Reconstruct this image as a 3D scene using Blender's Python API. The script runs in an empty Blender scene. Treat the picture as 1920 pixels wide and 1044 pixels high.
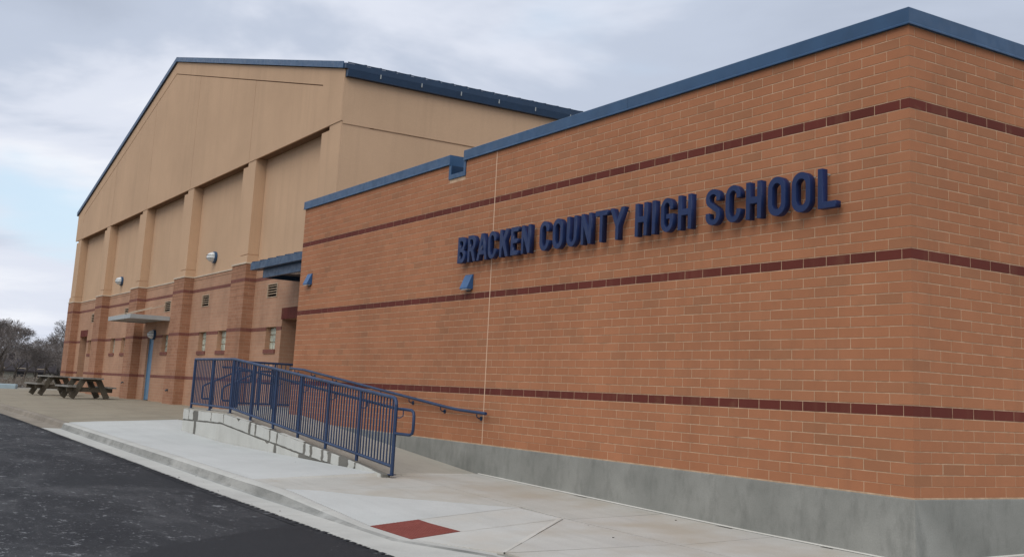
import bpy, bmesh, math, random
from mathutils import Vector, Matrix
random.seed(7)
R = math.radians
scene = bpy.context.scene
COL = scene.collection

# ------------------------------------------------------------------ camera
F_PX, CX, CY, W_PX = 2083.76, 960.0, 374.37, 1920.0
yaw, pitch, roll = -1.0243, 0.1741, 0.0506
cy_, sy_, cp_, sp_ = math.cos(yaw), math.sin(yaw), math.cos(pitch), math.sin(pitch)
fwd = Vector((sy_*cp_, cy_*cp_, sp_)); r0 = Vector((cy_, -sy_, 0)); u0 = r0.cross(fwd)
rgt = r0*math.cos(roll) + u0*math.sin(roll); up = -r0*math.sin(roll) + u0*math.cos(roll)
cam = bpy.data.cameras.new("camera"); camo = bpy.data.objects.new("camera", cam); COL.objects.link(camo)
camo.matrix_world = Matrix(((rgt.x, up.x, -fwd.x, 6.6987), (rgt.y, up.y, -fwd.y, -8.3766), (rgt.z, up.z, -fwd.z, .7192), (0, 0, 0, 1)))
cam.sensor_width = 36; cam.lens = 36*F_PX/W_PX; cam.shift_y = -(522-CY)/W_PX
cam.clip_start = .05; cam.clip_end = 6000
scene.camera = camo

# ------------------------------------------------------------------ light
SUN_EL, SUN_AZ = R(46), R(-36)      # azimuth measured from -Y towards +X: the sun stands behind the photographer's right shoulder
world = bpy.data.worlds.new("World"); scene.world = world; world.use_nodes = True
wn, wl = world.node_tree.nodes, world.node_tree.links; wn.clear()
def wnode(t, **k):
    n = wn.new(t)
    for a, b in k.items(): setattr(n, a, b)
    return n
out = wnode("ShaderNodeOutputWorld"); bg = wnode("ShaderNodeBackground"); bg.inputs[1].default_value = .1
sky = wnode("ShaderNodeTexSky", sky_type='NISHITA'); sky.sun_disc = False; sky.sun_elevation = SUN_EL; sky.sun_rotation = R(144)
tc = wnode("ShaderNodeTexCoord"); sep = wnode("ShaderNodeSeparateXYZ"); wl.new(tc.outputs['Generated'], sep.inputs[0])
def wm(op, a, b=None):
    n = wnode("ShaderNodeMath", operation=op)
    for i, v in enumerate((a, b)):
        if v is None: continue
        if isinstance(v, (int, float)): n.inputs[i].default_value = v
        else: wl.new(v, n.inputs[i])
    return n.outputs[0]
zc = wm('MAXIMUM', sep.outputs[2], 0.0); den = wm('ADD', zc, .16)
px = wm('DIVIDE', sep.outputs[0], den); py = wm('DIVIDE', sep.outputs[1], den)
cmb = wnode("ShaderNodeCombineXYZ"); wl.new(px, cmb.inputs[0]); wl.new(py, cmb.inputs[1])
def wnoise(scale, detail, rough, off, dist=0.0):
    mp = wnode("ShaderNodeMapping"); mp.inputs['Location'].default_value = off; wl.new(cmb.outputs[0], mp.inputs[0])
    n = wnode("ShaderNodeTexNoise"); n.inputs['Scale'].default_value = scale; n.inputs['Detail'].default_value = detail
    n.inputs['Roughness'].default_value = rough; n.inputs['Distortion'].default_value = dist; wl.new(mp.outputs[0], n.inputs['Vector'])
    return n.outputs[0]
def wramp(src, stops):
    n = wnode("ShaderNodeValToRGB"); n.color_ramp.interpolation = 'EASE'; e = n.color_ramp.elements
    while len(e) < len(stops): e.new(.5)
    for i, (p, c) in enumerate(stops): e[i].position = p; e[i].color = (*c, 1)
    wl.new(src, n.inputs[0]); return n.outputs[0]
CLOUD_OFF = (14, 1, 0); GAP_OFF = (11, 4, 0)
n1 = wnoise(.95, 6, .52, CLOUD_OFF, .35); n2 = wnoise(.62, 5, .5, GAP_OFF, .3)
cl = wramp(n1, [(.28, (4.35, 4.9, 6.0)), (.47, (5.2, 5.8, 7.0)), (.58, (7.2, 7.6, 8.6)), (.72, (8.9, 9.1, 9.6))])
gap = wramp(n2, [(.54, (0, 0, 0)), (.66, (.85, .85, .85))])
skb = wnode("ShaderNodeMix", data_type='RGBA', blend_type='MULTIPLY'); skb.inputs[0].default_value = 1
wl.new(sky.outputs[0], skb.inputs[6]); skb.inputs[7].default_value = (1.9, 1.7, 1.5, 1)
skc = wnode("ShaderNodeMix", data_type='RGBA'); skc.inputs[0].default_value = .75; wl.new(skb.outputs[2], skc.inputs[6]); skc.inputs[7].default_value = (5.9, 7.7, 9.4, 1)
mx = wnode("ShaderNodeMix", data_type='RGBA'); wl.new(gap, mx.inputs[0]); wl.new(cl, mx.inputs[6]); wl.new(skc.outputs[2], mx.inputs[7])
wl.new(mx.outputs[2], bg.inputs[0]); wl.new(bg.outputs[0], out.inputs[0])
sl = bpy.data.lights.new("sun", 'SUN'); sl.energy = 1.6; sl.angle = R(48); sl.color = (1, .93, .82)
so = bpy.data.objects.new("sun", sl); COL.objects.link(so)
sd = Vector((-math.sin(SUN_AZ)*math.cos(SUN_EL), -math.cos(SUN_AZ)*math.cos(SUN_EL), math.sin(SUN_EL)))
so.rotation_euler = sd.to_track_quat('Z', 'Y').to_euler()
vs = scene.view_settings; vs.view_transform = 'Standard'; vs.look = 'None'; vs.gamma = 1; vs.exposure = 0.06; vs.use_curve_mapping = False

# ------------------------------------------------------------------ materials
class Mat:
    def __init__(s, name, rough=.8, spec=.3, metal=0.0):
        s.m = bpy.data.materials.new(name); s.m.use_nodes = True; s.n = s.m.node_tree.nodes; s.l = s.m.node_tree.links
        s.b = s.n["Principled BSDF"]; s.b.inputs['Roughness'].default_value = rough
        s.b.inputs['Specular IOR Level'].default_value = spec; s.b.inputs['Metallic'].default_value = metal
        s.geo = s.n.new("ShaderNodeNewGeometry"); s.pos = s.geo.outputs['Position']
    def put(s, sock, v):
        if isinstance(v, (int, float)): sock.default_value = v
        elif isinstance(v, tuple): sock.default_value = (*v, 1) if len(v) == 3 and sock.type == 'RGBA' else v
        else: s.l.new(v, sock)
    def map(s, scale=(1, 1, 1), loc=(0, 0, 0), src=None):
        n = s.n.new("ShaderNodeMapping"); n.inputs['Scale'].default_value = scale; n.inputs['Location'].default_value = loc
        s.l.new(src or s.pos, n.inputs[0]); return n.outputs[0]
    def noise(s, scale, detail=4, rough=.55, vec=None, dist=0.0):
        n = s.n.new("ShaderNodeTexNoise"); n.inputs['Scale'].default_value = scale; n.inputs['Detail'].default_value = detail
        n.inputs['Roughness'].default_value = rough; n.inputs['Distortion'].default_value = dist
        s.l.new(vec or s.pos, n.inputs['Vector']); return n.outputs[0]
    def ramp(s, src, stops, interp='LINEAR'):
        n = s.n.new("ShaderNodeValToRGB"); e = n.color_ramp.elements; n.color_ramp.interpolation = interp
        while len(e) < len(stops): e.new(.5)
        for i, (p, c) in enumerate(stops):
            e[i].position = p; e[i].color = (c, c, c, 1) if isinstance(c, (int, float)) else (*c, 1)
        s.l.new(src, n.inputs[0]); return n.outputs[0]
    def mix(s, fac, a, b, mode='MIX'):
        n = s.n.new("ShaderNodeMix"); n.data_type = 'RGBA'; n.blend_type = mode
        s.put(n.inputs[0], fac); s.put(n.inputs[6], a); s.put(n.inputs[7], b); return n.outputs[2]
    def math(s, op, a, b=0.0):
        n = s.n.new("ShaderNodeMath"); n.operation = op; s.put(n.inputs[0], a); s.put(n.inputs[1], b); return n.outputs[0]
    def color(s, c): s.put(s.b.inputs['Base Color'], c); return s
    def bump(s, h, dist=.01, strength=.5):
        n = s.n.new("ShaderNodeBump"); n.inputs['Distance'].default_value = dist; n.inputs['Strength'].default_value = strength
        s.l.new(h, n.inputs['Height']); s.l.new(n.outputs[0], s.b.inputs['Normal']); return s
M = {}
def brick_mat(name, rnd, stops, rough=.85):
    k = Mat(name, rough, .25)
    src = k.geo.outputs['Random Per Island'] if rnd == 'island' else k.n.new("ShaderNodeObjectInfo").outputs['Random']
    base = k.ramp(src, stops)
    fine = k.ramp(k.noise(150, 3, .7), [(.25, .84), (.75, 1.12)])
    big = k.ramp(k.noise(.55, 7, .68), [(.3, .84), (.7, 1.08)])
    c = k.mix(1, base, fine, 'MULTIPLY'); c = k.mix(1, c, big, 'MULTIPLY')
    st = k.ramp(k.noise(1, 6, .7, k.map((3.2, 3.2, .22))), [(.53, 0), (.80, .38)]); c = k.mix(st, c, (.235, .115, .065))
    dk = k.ramp(k.noise(2.4, 5, .7), [(.60, 0), (.78, .35)]); c = k.mix(dk, c, (.25, .135, .07))
    sp = k.ramp(k.noise(420, 1, .5), [(.64, 0), (.74, .35)]); c = k.mix(sp, c, (.10, .055, .035))
    k.color(c); k.bump(k.noise(240, 2, .6), .002, .5); return k.m
tan = [(0, (.355, .160, .082)), (.05, (.372, .163, .083)), (.12, (.398, .168, .084)), (.45, (.412, .171, .084)), (.8, (.425, .179, .089)), (.93, (.438, .187, .094)), (1, (.385, .170, .086))]
red = [(0, (.120, .027, .019)), (.5, (.150, .034, .024)), (1, (.132, .030, .021))]
for k_, st in (('brick', tan), ('red', red)):
    M[k_+'_o'] = brick_mat(k_+"_single", 'obj', st); M[k_+'_i'] = brick_mat(k_+"_mass", 'island', st)
k = Mat("mortar", .95, .15); n = k.noise(5, 5, .7); k.color(k.mix(k.ramp(n, [(.38, 0), (.62, 1)]), (.40, .26, .165), (.60, .42, .28))); k.bump(k.noise(90), .003, .5); M['mortar'] = k.m
k = Mat("joint_sealant", .7, .3); k.color((.66, .45, .31)); M['sealant'] = k.m
def tex_brick(name, c1, c2, mort, bandy=False):
    k = Mat(name, .88, .2); s = k.n.new("ShaderNodeSeparateXYZ"); k.l.new(k.pos, s.inputs[0]); cb = k.n.new("ShaderNodeCombineXYZ")
    k.l.new(k.math('SUBTRACT', s.outputs[0], s.outputs[1]), cb.inputs[0]); k.l.new(s.outputs[2], cb.inputs[1])
    b = k.n.new("ShaderNodeTexBrick"); b.inputs['Scale'].default_value = 1; b.inputs['Brick Width'].default_value = .3048; b.inputs['Row Height'].default_value = .1016
    b.inputs['Mortar Size'].default_value = .005; b.inputs['Mortar Smooth'].default_value = .1; b.inputs['Bias'].default_value = -.1
    k.l.new(cb.outputs[0], b.inputs['Vector']); k.put(b.inputs['Color1'], c1); k.put(b.inputs['Color2'], c2); k.put(b.inputs['Mortar'], mort)
    big = k.ramp(k.noise(.8, 6, .65), [(.3, .84), (.72, 1.1)]); c = k.mix(1, b.outputs['Color'], big, 'MULTIPLY')
    st = k.ramp(k.noise(1, 5, .65, k.map((2.2, 2.2, .35))), [(.5, 0), (.75, .35)]); c = k.mix(st, c, (.20, .105, .065))
    k.color(c); k.bump(k.math('SUBTRACT', 1, b.outputs['Fac']), .006, .6); return k.m
M['gymbrick'] = tex_brick("gym_brick", (.455, .262, .168), (.420, .235, .150), (.49, .33, .23))
M['pierbrick'] = tex_brick("pier_brick", (.38, .195, .118), (.315, .155, .092), (.43, .27, .18))
M['gymred'] = tex_brick("gym_red_brick", (.205, .082, .064), (.185, .070, .055), (.27, .15, .11))
def stucco(name, col):
    k = Mat(name, .92, .15)
    a = k.ramp(k.noise(.35, 5, .6), [(.3, .92), (.7, 1.06)]); c = k.mix(1, col, a, 'MULTIPLY')
    v = k.ramp(k.noise(1, 5, .7, k.map((2.6, 2.6, .14))), [(.5, 0), (.8, .34)]); c = k.mix(v, c, (.36, .245, .16))
    g = k.ramp(k.noise(55, 3, .7), [(.3, .94), (.7, 1.05)]); c = k.mix(1, c, g, 'MULTIPLY')
    k.color(c); k.bump(k.noise(60, 3), .006, .5); return k.m
M['stucco'] = stucco("tan_stucco", (.555, .372, .240)); M['groove'] = stucco("stucco_groove", (.20, .12, .075))
def paint(name, c, rough=.45, var=.12, spec=.45):
    k = Mat(name, rough, spec); a = k.ramp(k.noise(2.3, 5, .6), [(.3, 1-var), (.7, 1+var)])
    q = k.mix(1, c, a, 'MULTIPLY'); d = k.ramp(k.noise(26, 4, .7), [(.62, 0), (.8, .25)]); k.color(k.mix(d, q, (.16, .17, .19)))
    k.put(k.b.inputs['Roughness'], k.ramp(k.noise(9, 3), [(.3, rough-.08), (.7, rough+.12)])); return k.m
M['blue'] = paint("blue_coping_metal", (.026, .074, .155), .38, .14)
M['bluedark'] = paint("dark_blue_roof_metal", (.012, .036, .080), .4)
M['bluemid'] = paint("navy_canopy_metal", (.016, .050, .105), .4)
M['rail'] = paint("blue_railing_paint", (.020, .043, .105), .42, .2)
M['letter'] = paint("navy_letter_paint", (.007, .021, .085), .42, .1, .35)
M['lampblue'] = paint("lamp_blue_paint", (.030, .095, .23), .35)
M['door'] = paint("door_blue_paint", (.12, .225, .34), .5, .12)
M['grey'] = paint("painted_grey_metal", (.36, .38, .38), .5)
M['white'] = paint("pale_trim", (.56, .46, .35), .7)
M['ventframe'] = paint("tan_vent_metal", (.42, .31, .21), .6)
M['black'] = paint("dark_recess", (.012, .012, .013), .9, .1, .1)
M['darkmetal'] = paint("dark_metal", (.05, .055, .065), .5)
k = Mat("lamp_lens", .15, .5); k.color(k.mix(k.ramp(k.noise(30), [(.4, 0), (.6, 1)]), (.55, .58, .58), (.78, .8, .8))); M['lens'] = k.m
k = Mat("glass_block", .12, .6); k.color(k.mix(k.ramp(k.noise(9, 3, .6), [(.35, 0), (.65, 1)]), (.26, .30, .25), (.56, .59, .48))); k.bump(k.noise(30, 2), .01, .6); M['gblock'] = k.m
def concrete(name, c, dark, streak=(1, 1, 1), amt=.5, fine=1.0, stain=None):
    k = Mat(name, .9, .2)
    a = k.ramp(k.noise(.9, 7, .62), [(.3, 0), (.72, 1)]); q = k.mix(a, dark, c)
    b = k.ramp(k.noise(1.4, 6, .7, k.map(streak)), [(.48, 0), (.75, amt)]); q = k.mix(b, q, tuple(x*.72 for x in dark))
    f = k.ramp(k.noise(70, 5, .8), [(.25, 1-.14*fine), (.75, 1+.12*fine)]); q = k.mix(1, q, f, 'MULTIPLY')
    sp = k.ramp(k.noise(31, 2, .6), [(.70, 0), (.78, .35)]); q = k.mix(sp, q, tuple(x*.5 for x in dark))
    if stain: s_ = k.ramp(k.noise(1.1, 4, .55, k.map((1, 1, 1), (9, 4, 2))), [(.45, 0), (.7, .8)]); q = k.mix(s_, q, stain)
    k.color(q); k.bump(k.noise(120, 4, .7), .003, .5); return k.m
M['pale'] = concrete("new_concrete", (.575, .58, .56), (.50, .505, .485), (.3, 3, 1), .22)
M['palemid'] = concrete("ramp_slab_concrete", (.58, .575, .545), (.50, .49, .455), (.4, 2.5, 1), .3, 1, (.50, .46, .40))
M['slabgrey'] = concrete("grey_slab_concrete", (.53, .515, .475), (.455, .44, .40), (.35, 3.5, 1), .35, 1, (.41, .36, .29))
M['slabmid'] = concrete("mid_slab_concrete", (.555, .54, .50), (.475, .455, .42), (.35, 3.5, 1), .3, 1, (.43, .38, .31))
M['beige'] = concrete("old_beige_concrete", (.335, .295, .225), (.27, .235, .18), (.5, 2, 1), .3, 1.3)
M['ramp'] = concrete("ramp_concrete", (.44, .41, .35), (.36, .335, .285), (.3, 3, 1), .3)
M['found'] = concrete("foundation_concrete", (.335, .333, .305), (.205, .207, .188), (2.6, 2.6, 1.1), .75, 1.1)
M['kerbnew'] = concrete("kerb_concrete", (.54, .53, .49), (.44, .43, .40), (2, 2, 2), .3)
M['kerbdirt'] = concrete("kerb_face_concrete", (.45, .44, .41), (.20, .20, .185), (1.6, 1.6, 6), .8)
M['kerbold'] = concrete("old_kerb_concrete", (.33, .285, .23), (.22, .19, .155), (2, 2, 3), .5)
M['coat'] = concrete("white_coating", (.60, .60, .56), (.50, .495, .455), (4, 4, .7), .35)
M['under'] = concrete("dark_old_concrete", (.23, .22, .195), (.13, .125, .11), (4, 4, 1), .4)
M['joint'] = concrete("joint_dirt", (.34, .32, .28), (.24, .23, .20), (1, 1, 1), .3)
M['jointpale'] = concrete("joint_sealant_pale", (.62, .60, .55), (.52, .5, .45), (1, 1, 1), .2)
k = Mat("asphalt", .82, .35)
a = k.ramp(k.noise(.8, 9, .72, k.map((.5, 1.3, 1)), .5), [(.36, (.010, .010, .013)), (.5, (.022, .022, .025)), (.68, (.062, .061, .064))])
g = k.ramp(k.noise(45, 6, .9), [(.32, .45), (.5, .95), (.68, 2.1)]); q = k.mix(1, a, g, 'MULTIPLY')
s = k.ramp(k.noise(4.5, 6, .85, k.map((1, 1.5, 1)), .3), [(.59, 0), (.605, .95)]); q = k.mix(s, q, (.22, .22, .225)); s2 = k.ramp(k.noise(17, 4, .8), [(.64, 0), (.66, .9)]); q = k.mix(s2, q, (.20, .20, .20))
d = k.ramp(k.noise(.28, 3, .5, k.map((1, 1, 1), (0.2, 5.1, 0))), [(.52, 0), (.62, .8)]); q = k.mix(d, q, (.012, .013, .016))
k.color(q); k.bump(k.noise(190, 3, .8), .006, .8); M['asphalt'] = k.m
k = Mat("fresh_asphalt", .8, .35); g = k.ramp(k.noise(60, 6, .9), [(.32, (.006, .006, .008)), (.5, (.013, .013, .016)), (.7, (.040, .040, .042))]); s = k.ramp(k.noise(7, 6, .85), [(.64, 0), (.66, .8)]); k.color(k.mix(s, g, (.16, .16, .16))); k.bump(k.noise(190, 3, .8), .006, .9); M['asphaltnew'] = k.m
k = Mat("tactile_red", .8, .2); k.color(k.mix(k.ramp(k.noise(12, 5, .7), [(.3, 0), (.7, 1)]), (.185, .046, .037), (.255, .072, .056))); M['tactile'] = k.m
k = Mat("weathered_wood", .88, .2); k.color(k.mix(k.ramp(k.noise(6, 6, .7, k.map((1, 6, 6))), [(.3, 0), (.7, 1)]), (.055, .048, .038), (.15, .13, .10))); M['wood'] = k.m
k = Mat("weathered_wood_top", .88, .2); k.color(k.mix(k.ramp(k.noise(5, 6, .7), [(.3, 0), (.7, 1)]), (.16, .15, .13), (.30, .29, .27))); M['woodtop'] = k.m
k = Mat("bark", .95, .1); k.color(k.mix(k.ramp(k.noise(1.2, 4), [(.35, 0), (.65, 1)]), (.050, .042, .036), (.10, .082, .068))); M['bark'] = k.m
k = Mat("twig", .95, .1); k.color(k.mix(k.ramp(k.noise(.35, 4), [(.35, 0), (.65, 1)]), (.15, .128, .12), (.25, .22, .205))); M['twig'] = k.m
k = Mat("scrub", .95, .1); k.color(k.mix(k.ramp(k.noise(.5, 4), [(.35, 0), (.65, 1)]), (.11, .085, .07), (.26, .22, .18))); M['scrub'] = k.m
k = Mat("winter_ground", .95, .1); a = k.ramp(k.noise(.16, 8, .65), [(.3, (.10, .085, .05)), (.55, (.17, .145, .10)), (.7, (.12, .12, .07))])
s = k.ramp(k.noise(.55, 6, .7), [(.53, 0), (.58, .9)]); k.color(k.mix(s, a, (.52, .53, .55))); k.bump(k.noise(2, 5), .1, .4); M['terrain'] = k.m
k = Mat("stone_rubble", .9, .2); k.color(k.mix(k.ramp(k.noise(1.5, 3), [(.4, 0), (.6, 1)]), (.25, .25, .25), (.60, .60, .62))); M['rubble'] = k.m
M['siding'] = paint("house_siding", (.32, .34, .36), .8, .1, .2); M['siding2'] = paint("house_siding_tan", (.40, .38, .32), .8, .1, .2)
M['shingle'] = paint("dark_shingles", (.06, .052, .055), .9, .2, .1); M['pane'] = paint("dark_pane", (.03, .035, .045), .2, .1, .6)
M['tarp'] = paint("pale_blue_block", (.33, .42, .47), .8, .1, .2)

# ------------------------------------------------------------------ helpers
def wloc(o):
    v = Vector((0, 0, 0))
    while o: v += o.location; o = o.parent
    return v
def tag(o, label=None, cat=None, group=None, kind=None):
    for a, b in (('label', label), ('category', cat), ('group', group), ('kind', kind)):
        if b: o[a] = b
    return o
def thing(name, loc, label, cat, group=None):
    o = bpy.data.objects.new(name, None); COL.objects.link(o); o.location = loc; o.empty_display_size = .2
    return tag(o, label, cat, group)
def link(name, me, parent=None, loc=None):
    o = bpy.data.objects.new(name, me); COL.objects.link(o)
    if parent: o.parent = parent
    if loc is not None: o.location = Vector(loc) - (wloc(parent) if parent else Vector((0, 0, 0)))
    return o
class MB:
    def __init__(s): s.v = []; s.f = []; s.mi = []
    def add(s, vs, fs, mi=0):
        n = len(s.v); s.v += [tuple(p) for p in vs]; s.f += [tuple(i+n for i in q) for q in fs]; s.mi += [mi]*len(fs); return s
    def box(s, x0, x1, y0, y1, z0, z1, mi=0):
        return s.add([(x0, y0, z0), (x1, y0, z0), (x1, y1, z0), (x0, y1, z0), (x0, y0, z1), (x1, y0, z1), (x1, y1, z1), (x0, y1, z1)],
                     [(0, 3, 2, 1), (4, 5, 6, 7), (0, 1, 5, 4), (1, 2, 6, 5), (2, 3, 7, 6), (3, 0, 4, 7)], mi)
    def prism(s, poly, axis, a, b, mi=0):
        # poly: 2-D points counter-clockwise; axis 'y': (x,z) extruded along y, 'x': (y,z) along x, 'z': (x,y) along z
        def P(p, t): return (p[0], t, p[1]) if axis == 'y' else ((t, p[0], p[1]) if axis == 'x' else (p[0], p[1], t))
        n = len(poly); vs = [P(p, a) for p in poly] + [P(p, b) for p in poly]
        return s.add(vs, [tuple(range(n))[::-1], tuple(range(n, 2*n))] + [(i, (i+1) % n, (i+1) % n+n, i+n) for i in range(n)], mi)
    def tube(s, pts, r, n=8, cap=True, mi=0):
        pts = [Vector(p) for p in pts]; rings = []; side = None
        for i, p in enumerate(pts):
            d = (pts[min(i+1, len(pts)-1)] - pts[max(i-1, 0)]).normalized()
            if side is None: side = d.orthogonal().normalized()
            else: side = (side - d*side.dot(d)).normalized()
            w = d.cross(side); rr = r[i] if isinstance(r, (list, tuple)) else r
            rings.append([p + (side*math.cos(2*math.pi*j/n) + w*math.sin(2*math.pi*j/n))*rr for j in range(n)])
        vs = [q for ring in rings for q in ring]; fs = []
        for i in range(len(rings)-1):
            for j in range(n): fs.append((i*n+j, i*n+(j+1) % n, (i+1)*n+(j+1) % n, (i+1)*n+j))
        if cap: fs += [tuple(range(n))[::-1], tuple(range((len(rings)-1)*n, len(rings)*n))]
        return s.add(vs, fs, mi)
    def beam(s, a, b, w, h, mi=0):   # rectangular bar from a to b; h is measured upwards
        a, b = Vector(a), Vector(b); d = (b-a).normalized(); side = d.cross(Vector((0, 0, 1)))
        side = side.normalized() if side.length > 1e-4 else Vector((1, 0, 0)); u = side.cross(d)
        vs = [p + side*sx*w/2 + u*sz*h/2 for p in (a, b) for sx, sz in ((-1, -1), (1, -1), (1, 1), (-1, 1))]
        return s.add(vs, [(0, 1, 2, 3), (7, 6, 5, 4), (0, 4, 5, 1), (1, 5, 6, 2), (2, 6, 7, 3), (3, 7, 4, 0)], mi)
    def mesh(s, name, mats, org=Vector((0, 0, 0)), smooth=False):
        me = bpy.data.meshes.new(name); me.from_pydata([tuple(Vector(p)-org) for p in s.v], [], s.f)
        for m in (mats if isinstance(mats, list) else [mats]): me.materials.append(m)
        if isinstance(mats, list): me.polygons.foreach_set('material_index', s.mi)
        bm = bmesh.new(); bm.from_mesh(me); bmesh.ops.recalc_face_normals(bm, faces=bm.faces); bm.to_mesh(me); bm.free()
        if smooth:
            me.polygons.foreach_set('use_smooth', [True]*len(me.polygons)); me.set_sharp_from_angle(angle=R(40))
        me.update(); return me
    def build(s, name, mats, parent=None, kind=None, label=None, smooth=False, bevel=0):
        me = s.mesh(name, mats, wloc(parent) if parent else Vector((0, 0, 0)), smooth)
        o = link(name, me, parent)
        if bevel:
            b = o.modifiers.new("bevel", 'BEVEL'); b.width = bevel; b.segments = 2; b.limit_method = 'ANGLE'
        if kind: o['kind'] = kind
        if label: o['label'] = label
        return o
def copy_tree(o, parent=None):
    c = o.copy(); COL.objects.link(c); c.parent = parent
    for ch in list(o.children): copy_tree(ch, c)
    return c
def interp(x, P):
    if x <= P[0][0]: return P[0][1]
    for (a, fa), (b, fb) in zip(P, P[1:]):
        if x <= b: return fa + (fb-fa)*(x-a)/(b-a)
    return P[-1][1]

# ------------------------------------------------------------------ ground heights
ZST = [(-90, -.2), (-60, -.26), (-30, -.42), (-25, -.44), (-20, -.49), (-16.6, -.53), (-11, -.59), (-8, -.63), (-6, -.645), (-2, -.675), (0, -.69), (8, -.73)]
KH = [(-7, .12), (-6.2, .11), (-3.95, 0)]
ZW = [(-19.5, -.12), (-7.6, -.42), (-3.7, -.5), (-2, -.53), (0, -.55), (6, -.6)]
ZC = [(-20.5, -.265), (-19.5, -.25), (-17.3, -.35), (-14.5, -.43), (-7.6, -.42)]
def H(x, y):
    zk = interp(x, ZST) + interp(x, KH)
    if x < -20.3: a, ya = -.12, 1.7
    elif x < -7.6: a, ya = interp(x, ZC), -1.62
    else: a, ya = interp(x, ZW), 0.0
    t = min(1, max(0, (ya-y)/(ya+3.4)))
    return a + (zk-a)*t
def inset(poly, d):
    n = len(poly); outp = []
    A = sum(poly[i][0]*poly[(i+1) % n][1]-poly[(i+1) % n][0]*poly[i][1] for i in range(n))
    if A < 0: poly = poly[::-1]
    for i in range(n):
        p0, p1, p2 = Vector(poly[i-1]), Vector(poly[i]), Vector(poly[(i+1) % n])
        d1, d2 = (p1-p0).normalized(), (p2-p1).normalized(); n1, n2 = Vector((-d1.y, d1.x)), Vector((-d2.y, d2.x))
        b = (n1+n2); b = b/(b.length_squared/2) if b.length > 1e-6 else n1
        outp.append(tuple(p1 + b*d))
    return outp
def slab(name, poly, mat, parent, thick=.06, dz=0.0, gap=.006, hf=None, step=.6):
    hf = hf or H; poly = inset(poly, gap)
    bm = bmesh.new(); vs = [bm.verts.new((x, y, 0)) for x, y in poly]; bm.faces.new(vs)
    xs = [p[0] for p in poly]; ys = [p[1] for p in poly]
    def cuts(a, b, st, extra): return sorted(set([a+i*st for i in range(1, int((b-a)/st)+1)] + [e for e in extra if a < e < b]))
    for x in cuts(min(xs), max(xs), step*2, [-3.9, -7.6, -6.2, -14.5, -17.3]):
        bmesh.ops.bisect_plane(bm, geom=bm.verts[:]+bm.edges[:]+bm.faces[:], plane_co=(x, 0, 0), plane_no=(1, 0, 0))
    for y in cuts(min(ys), max(ys), step, [-1.62]):
        bmesh.ops.bisect_plane(bm, geom=bm.verts[:]+bm.edges[:]+bm.faces[:], plane_co=(0, y, 0), plane_no=(0, 1, 0))
    for v in bm.verts: v.co.z = hf(v.co.x, v.co.y)+dz
    top = bm.faces[:]; ret = bmesh.ops.extrude_face_region(bm, geom=top)
    for g in ret['geom']:
        if isinstance(g, bmesh.types.BMVert): g.co.z -= thick
    bmesh.ops.recalc_face_normals(bm, faces=bm.faces)
    if parent:
        for v in bm.verts: v.co -= wloc(parent)
    me = bpy.data.meshes.new(name); bm.to_mesh(me); bm.free(); me.materials.append(mat)
    return link(name, me, parent)

# ------------------------------------------------------------------ terrain, road
def terr(x, y):
    if x > -53 and y > -60: return -1.3
    d = -53-x
    z = -1.3 + .35*min(1, max(0, d/14)) + .9*min(1, max(0, (d-30)/110))
    return z + .12*math.sin(x*.21+y*.13) + .10*math.sin(y*.37)
gx = [-3000, -1200, -600, -300] + [-220+6*i for i in range(36)] + [60, 300, 1500, 3000]
gy = [-3000, -1000, -300] + [-80+8*i for i in range(26)] + [300, 1000, 3000]
tm = MB(); NX, NY = len(gx), len(gy)
tm.add([(x, y, terr(x, y) if abs(x) < 400 and abs(y) < 400 else -1.0) for x in gx for y in gy],
       [(i*NY+j, (i+1)*NY+j, (i+1)*NY+j+1, i*NY+j+1) for i in range(NX-1) for j in range(NY-1)])
t = tm.build("ground", M['terrain'], kind='structure', smooth=True)
rd = MB(); xs = [-62, -50, -40, -30, -25, -20, -16.6, -11, -8, -6, -2, 0, 8, 22]
ys = [-3.995, -6, -9, -14, -24]
rd.add([(x, y, interp(x, ZST)-.006 - .012*abs(y+3.995)) for x in xs for y in ys],
       [(i*5+j, i*5+j+1, (i+1)*5+j+1, (i+1)*5+j) for i in range(len(xs)-1) for j in range(4)])
rd.build("road", M['asphalt'], kind='structure')
# ragged asphalt lip along the gutter
lip = MB(); x = -40.0
while x < 4:
    w = random.uniform(.05, .22); e = random.uniform(.0, .018); z = interp(x, ZST)
    lip.add([(x, -3.99+e, z-.004), (x+w, -3.99+e, z-.004), (x+w*.8, -3.99+e, z+.001), (x+w*.2, -3.99+e*.7, z+.001), (x+w, -4.10, z-.003), (x, -4.10, z-.003)],
            [(0, 1, 2, 3), (3, 2, 4, 5)]); x += w*.93
lip.build("asphalt_edge", M['asphalt'], kind='stuff')

fresh = MB(); fp = [(-4.2, -4.04), (-4.02, -4.4), (-3.88, -4.68), (-3.74, -4.85), (-3.6, -5.1), (-3.42, -5.32), (-3.2, -5.68), (-2.9, -5.9), (-2.7, -6.08), (-2.1, -6.5), (-1.2, -7.0), (0, -7.3), (2, -7.6), (4, -7.9), (9, -8.2), (9, -4.04)]
fpr = []
for (ax, ay), (bx, by) in zip(fp[:-2], fp[1:-1]):
    for i in range(6): fpr.append((ax+(bx-ax)*i/6+random.uniform(-.02, .02), ay+(by-ay)*i/6+random.uniform(-.02, .02)))
fpr += fp[-2:]; rz_ = lambda x, y: interp(x, ZST)-.006-.012*abs(y+3.995)+.005
for i in range(len(fpr)-1):
    a_, b_ = fpr[i], fpr[i+1]; fresh.add([(a_[0], a_[1], rz_(*a_)), (b_[0], b_[1], rz_(*b_)), (b_[0], -4.04, rz_(b_[0], -4.04)), (a_[0], -4.04, rz_(a_[0], -4.04))], [(0, 1, 2, 3)])
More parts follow.
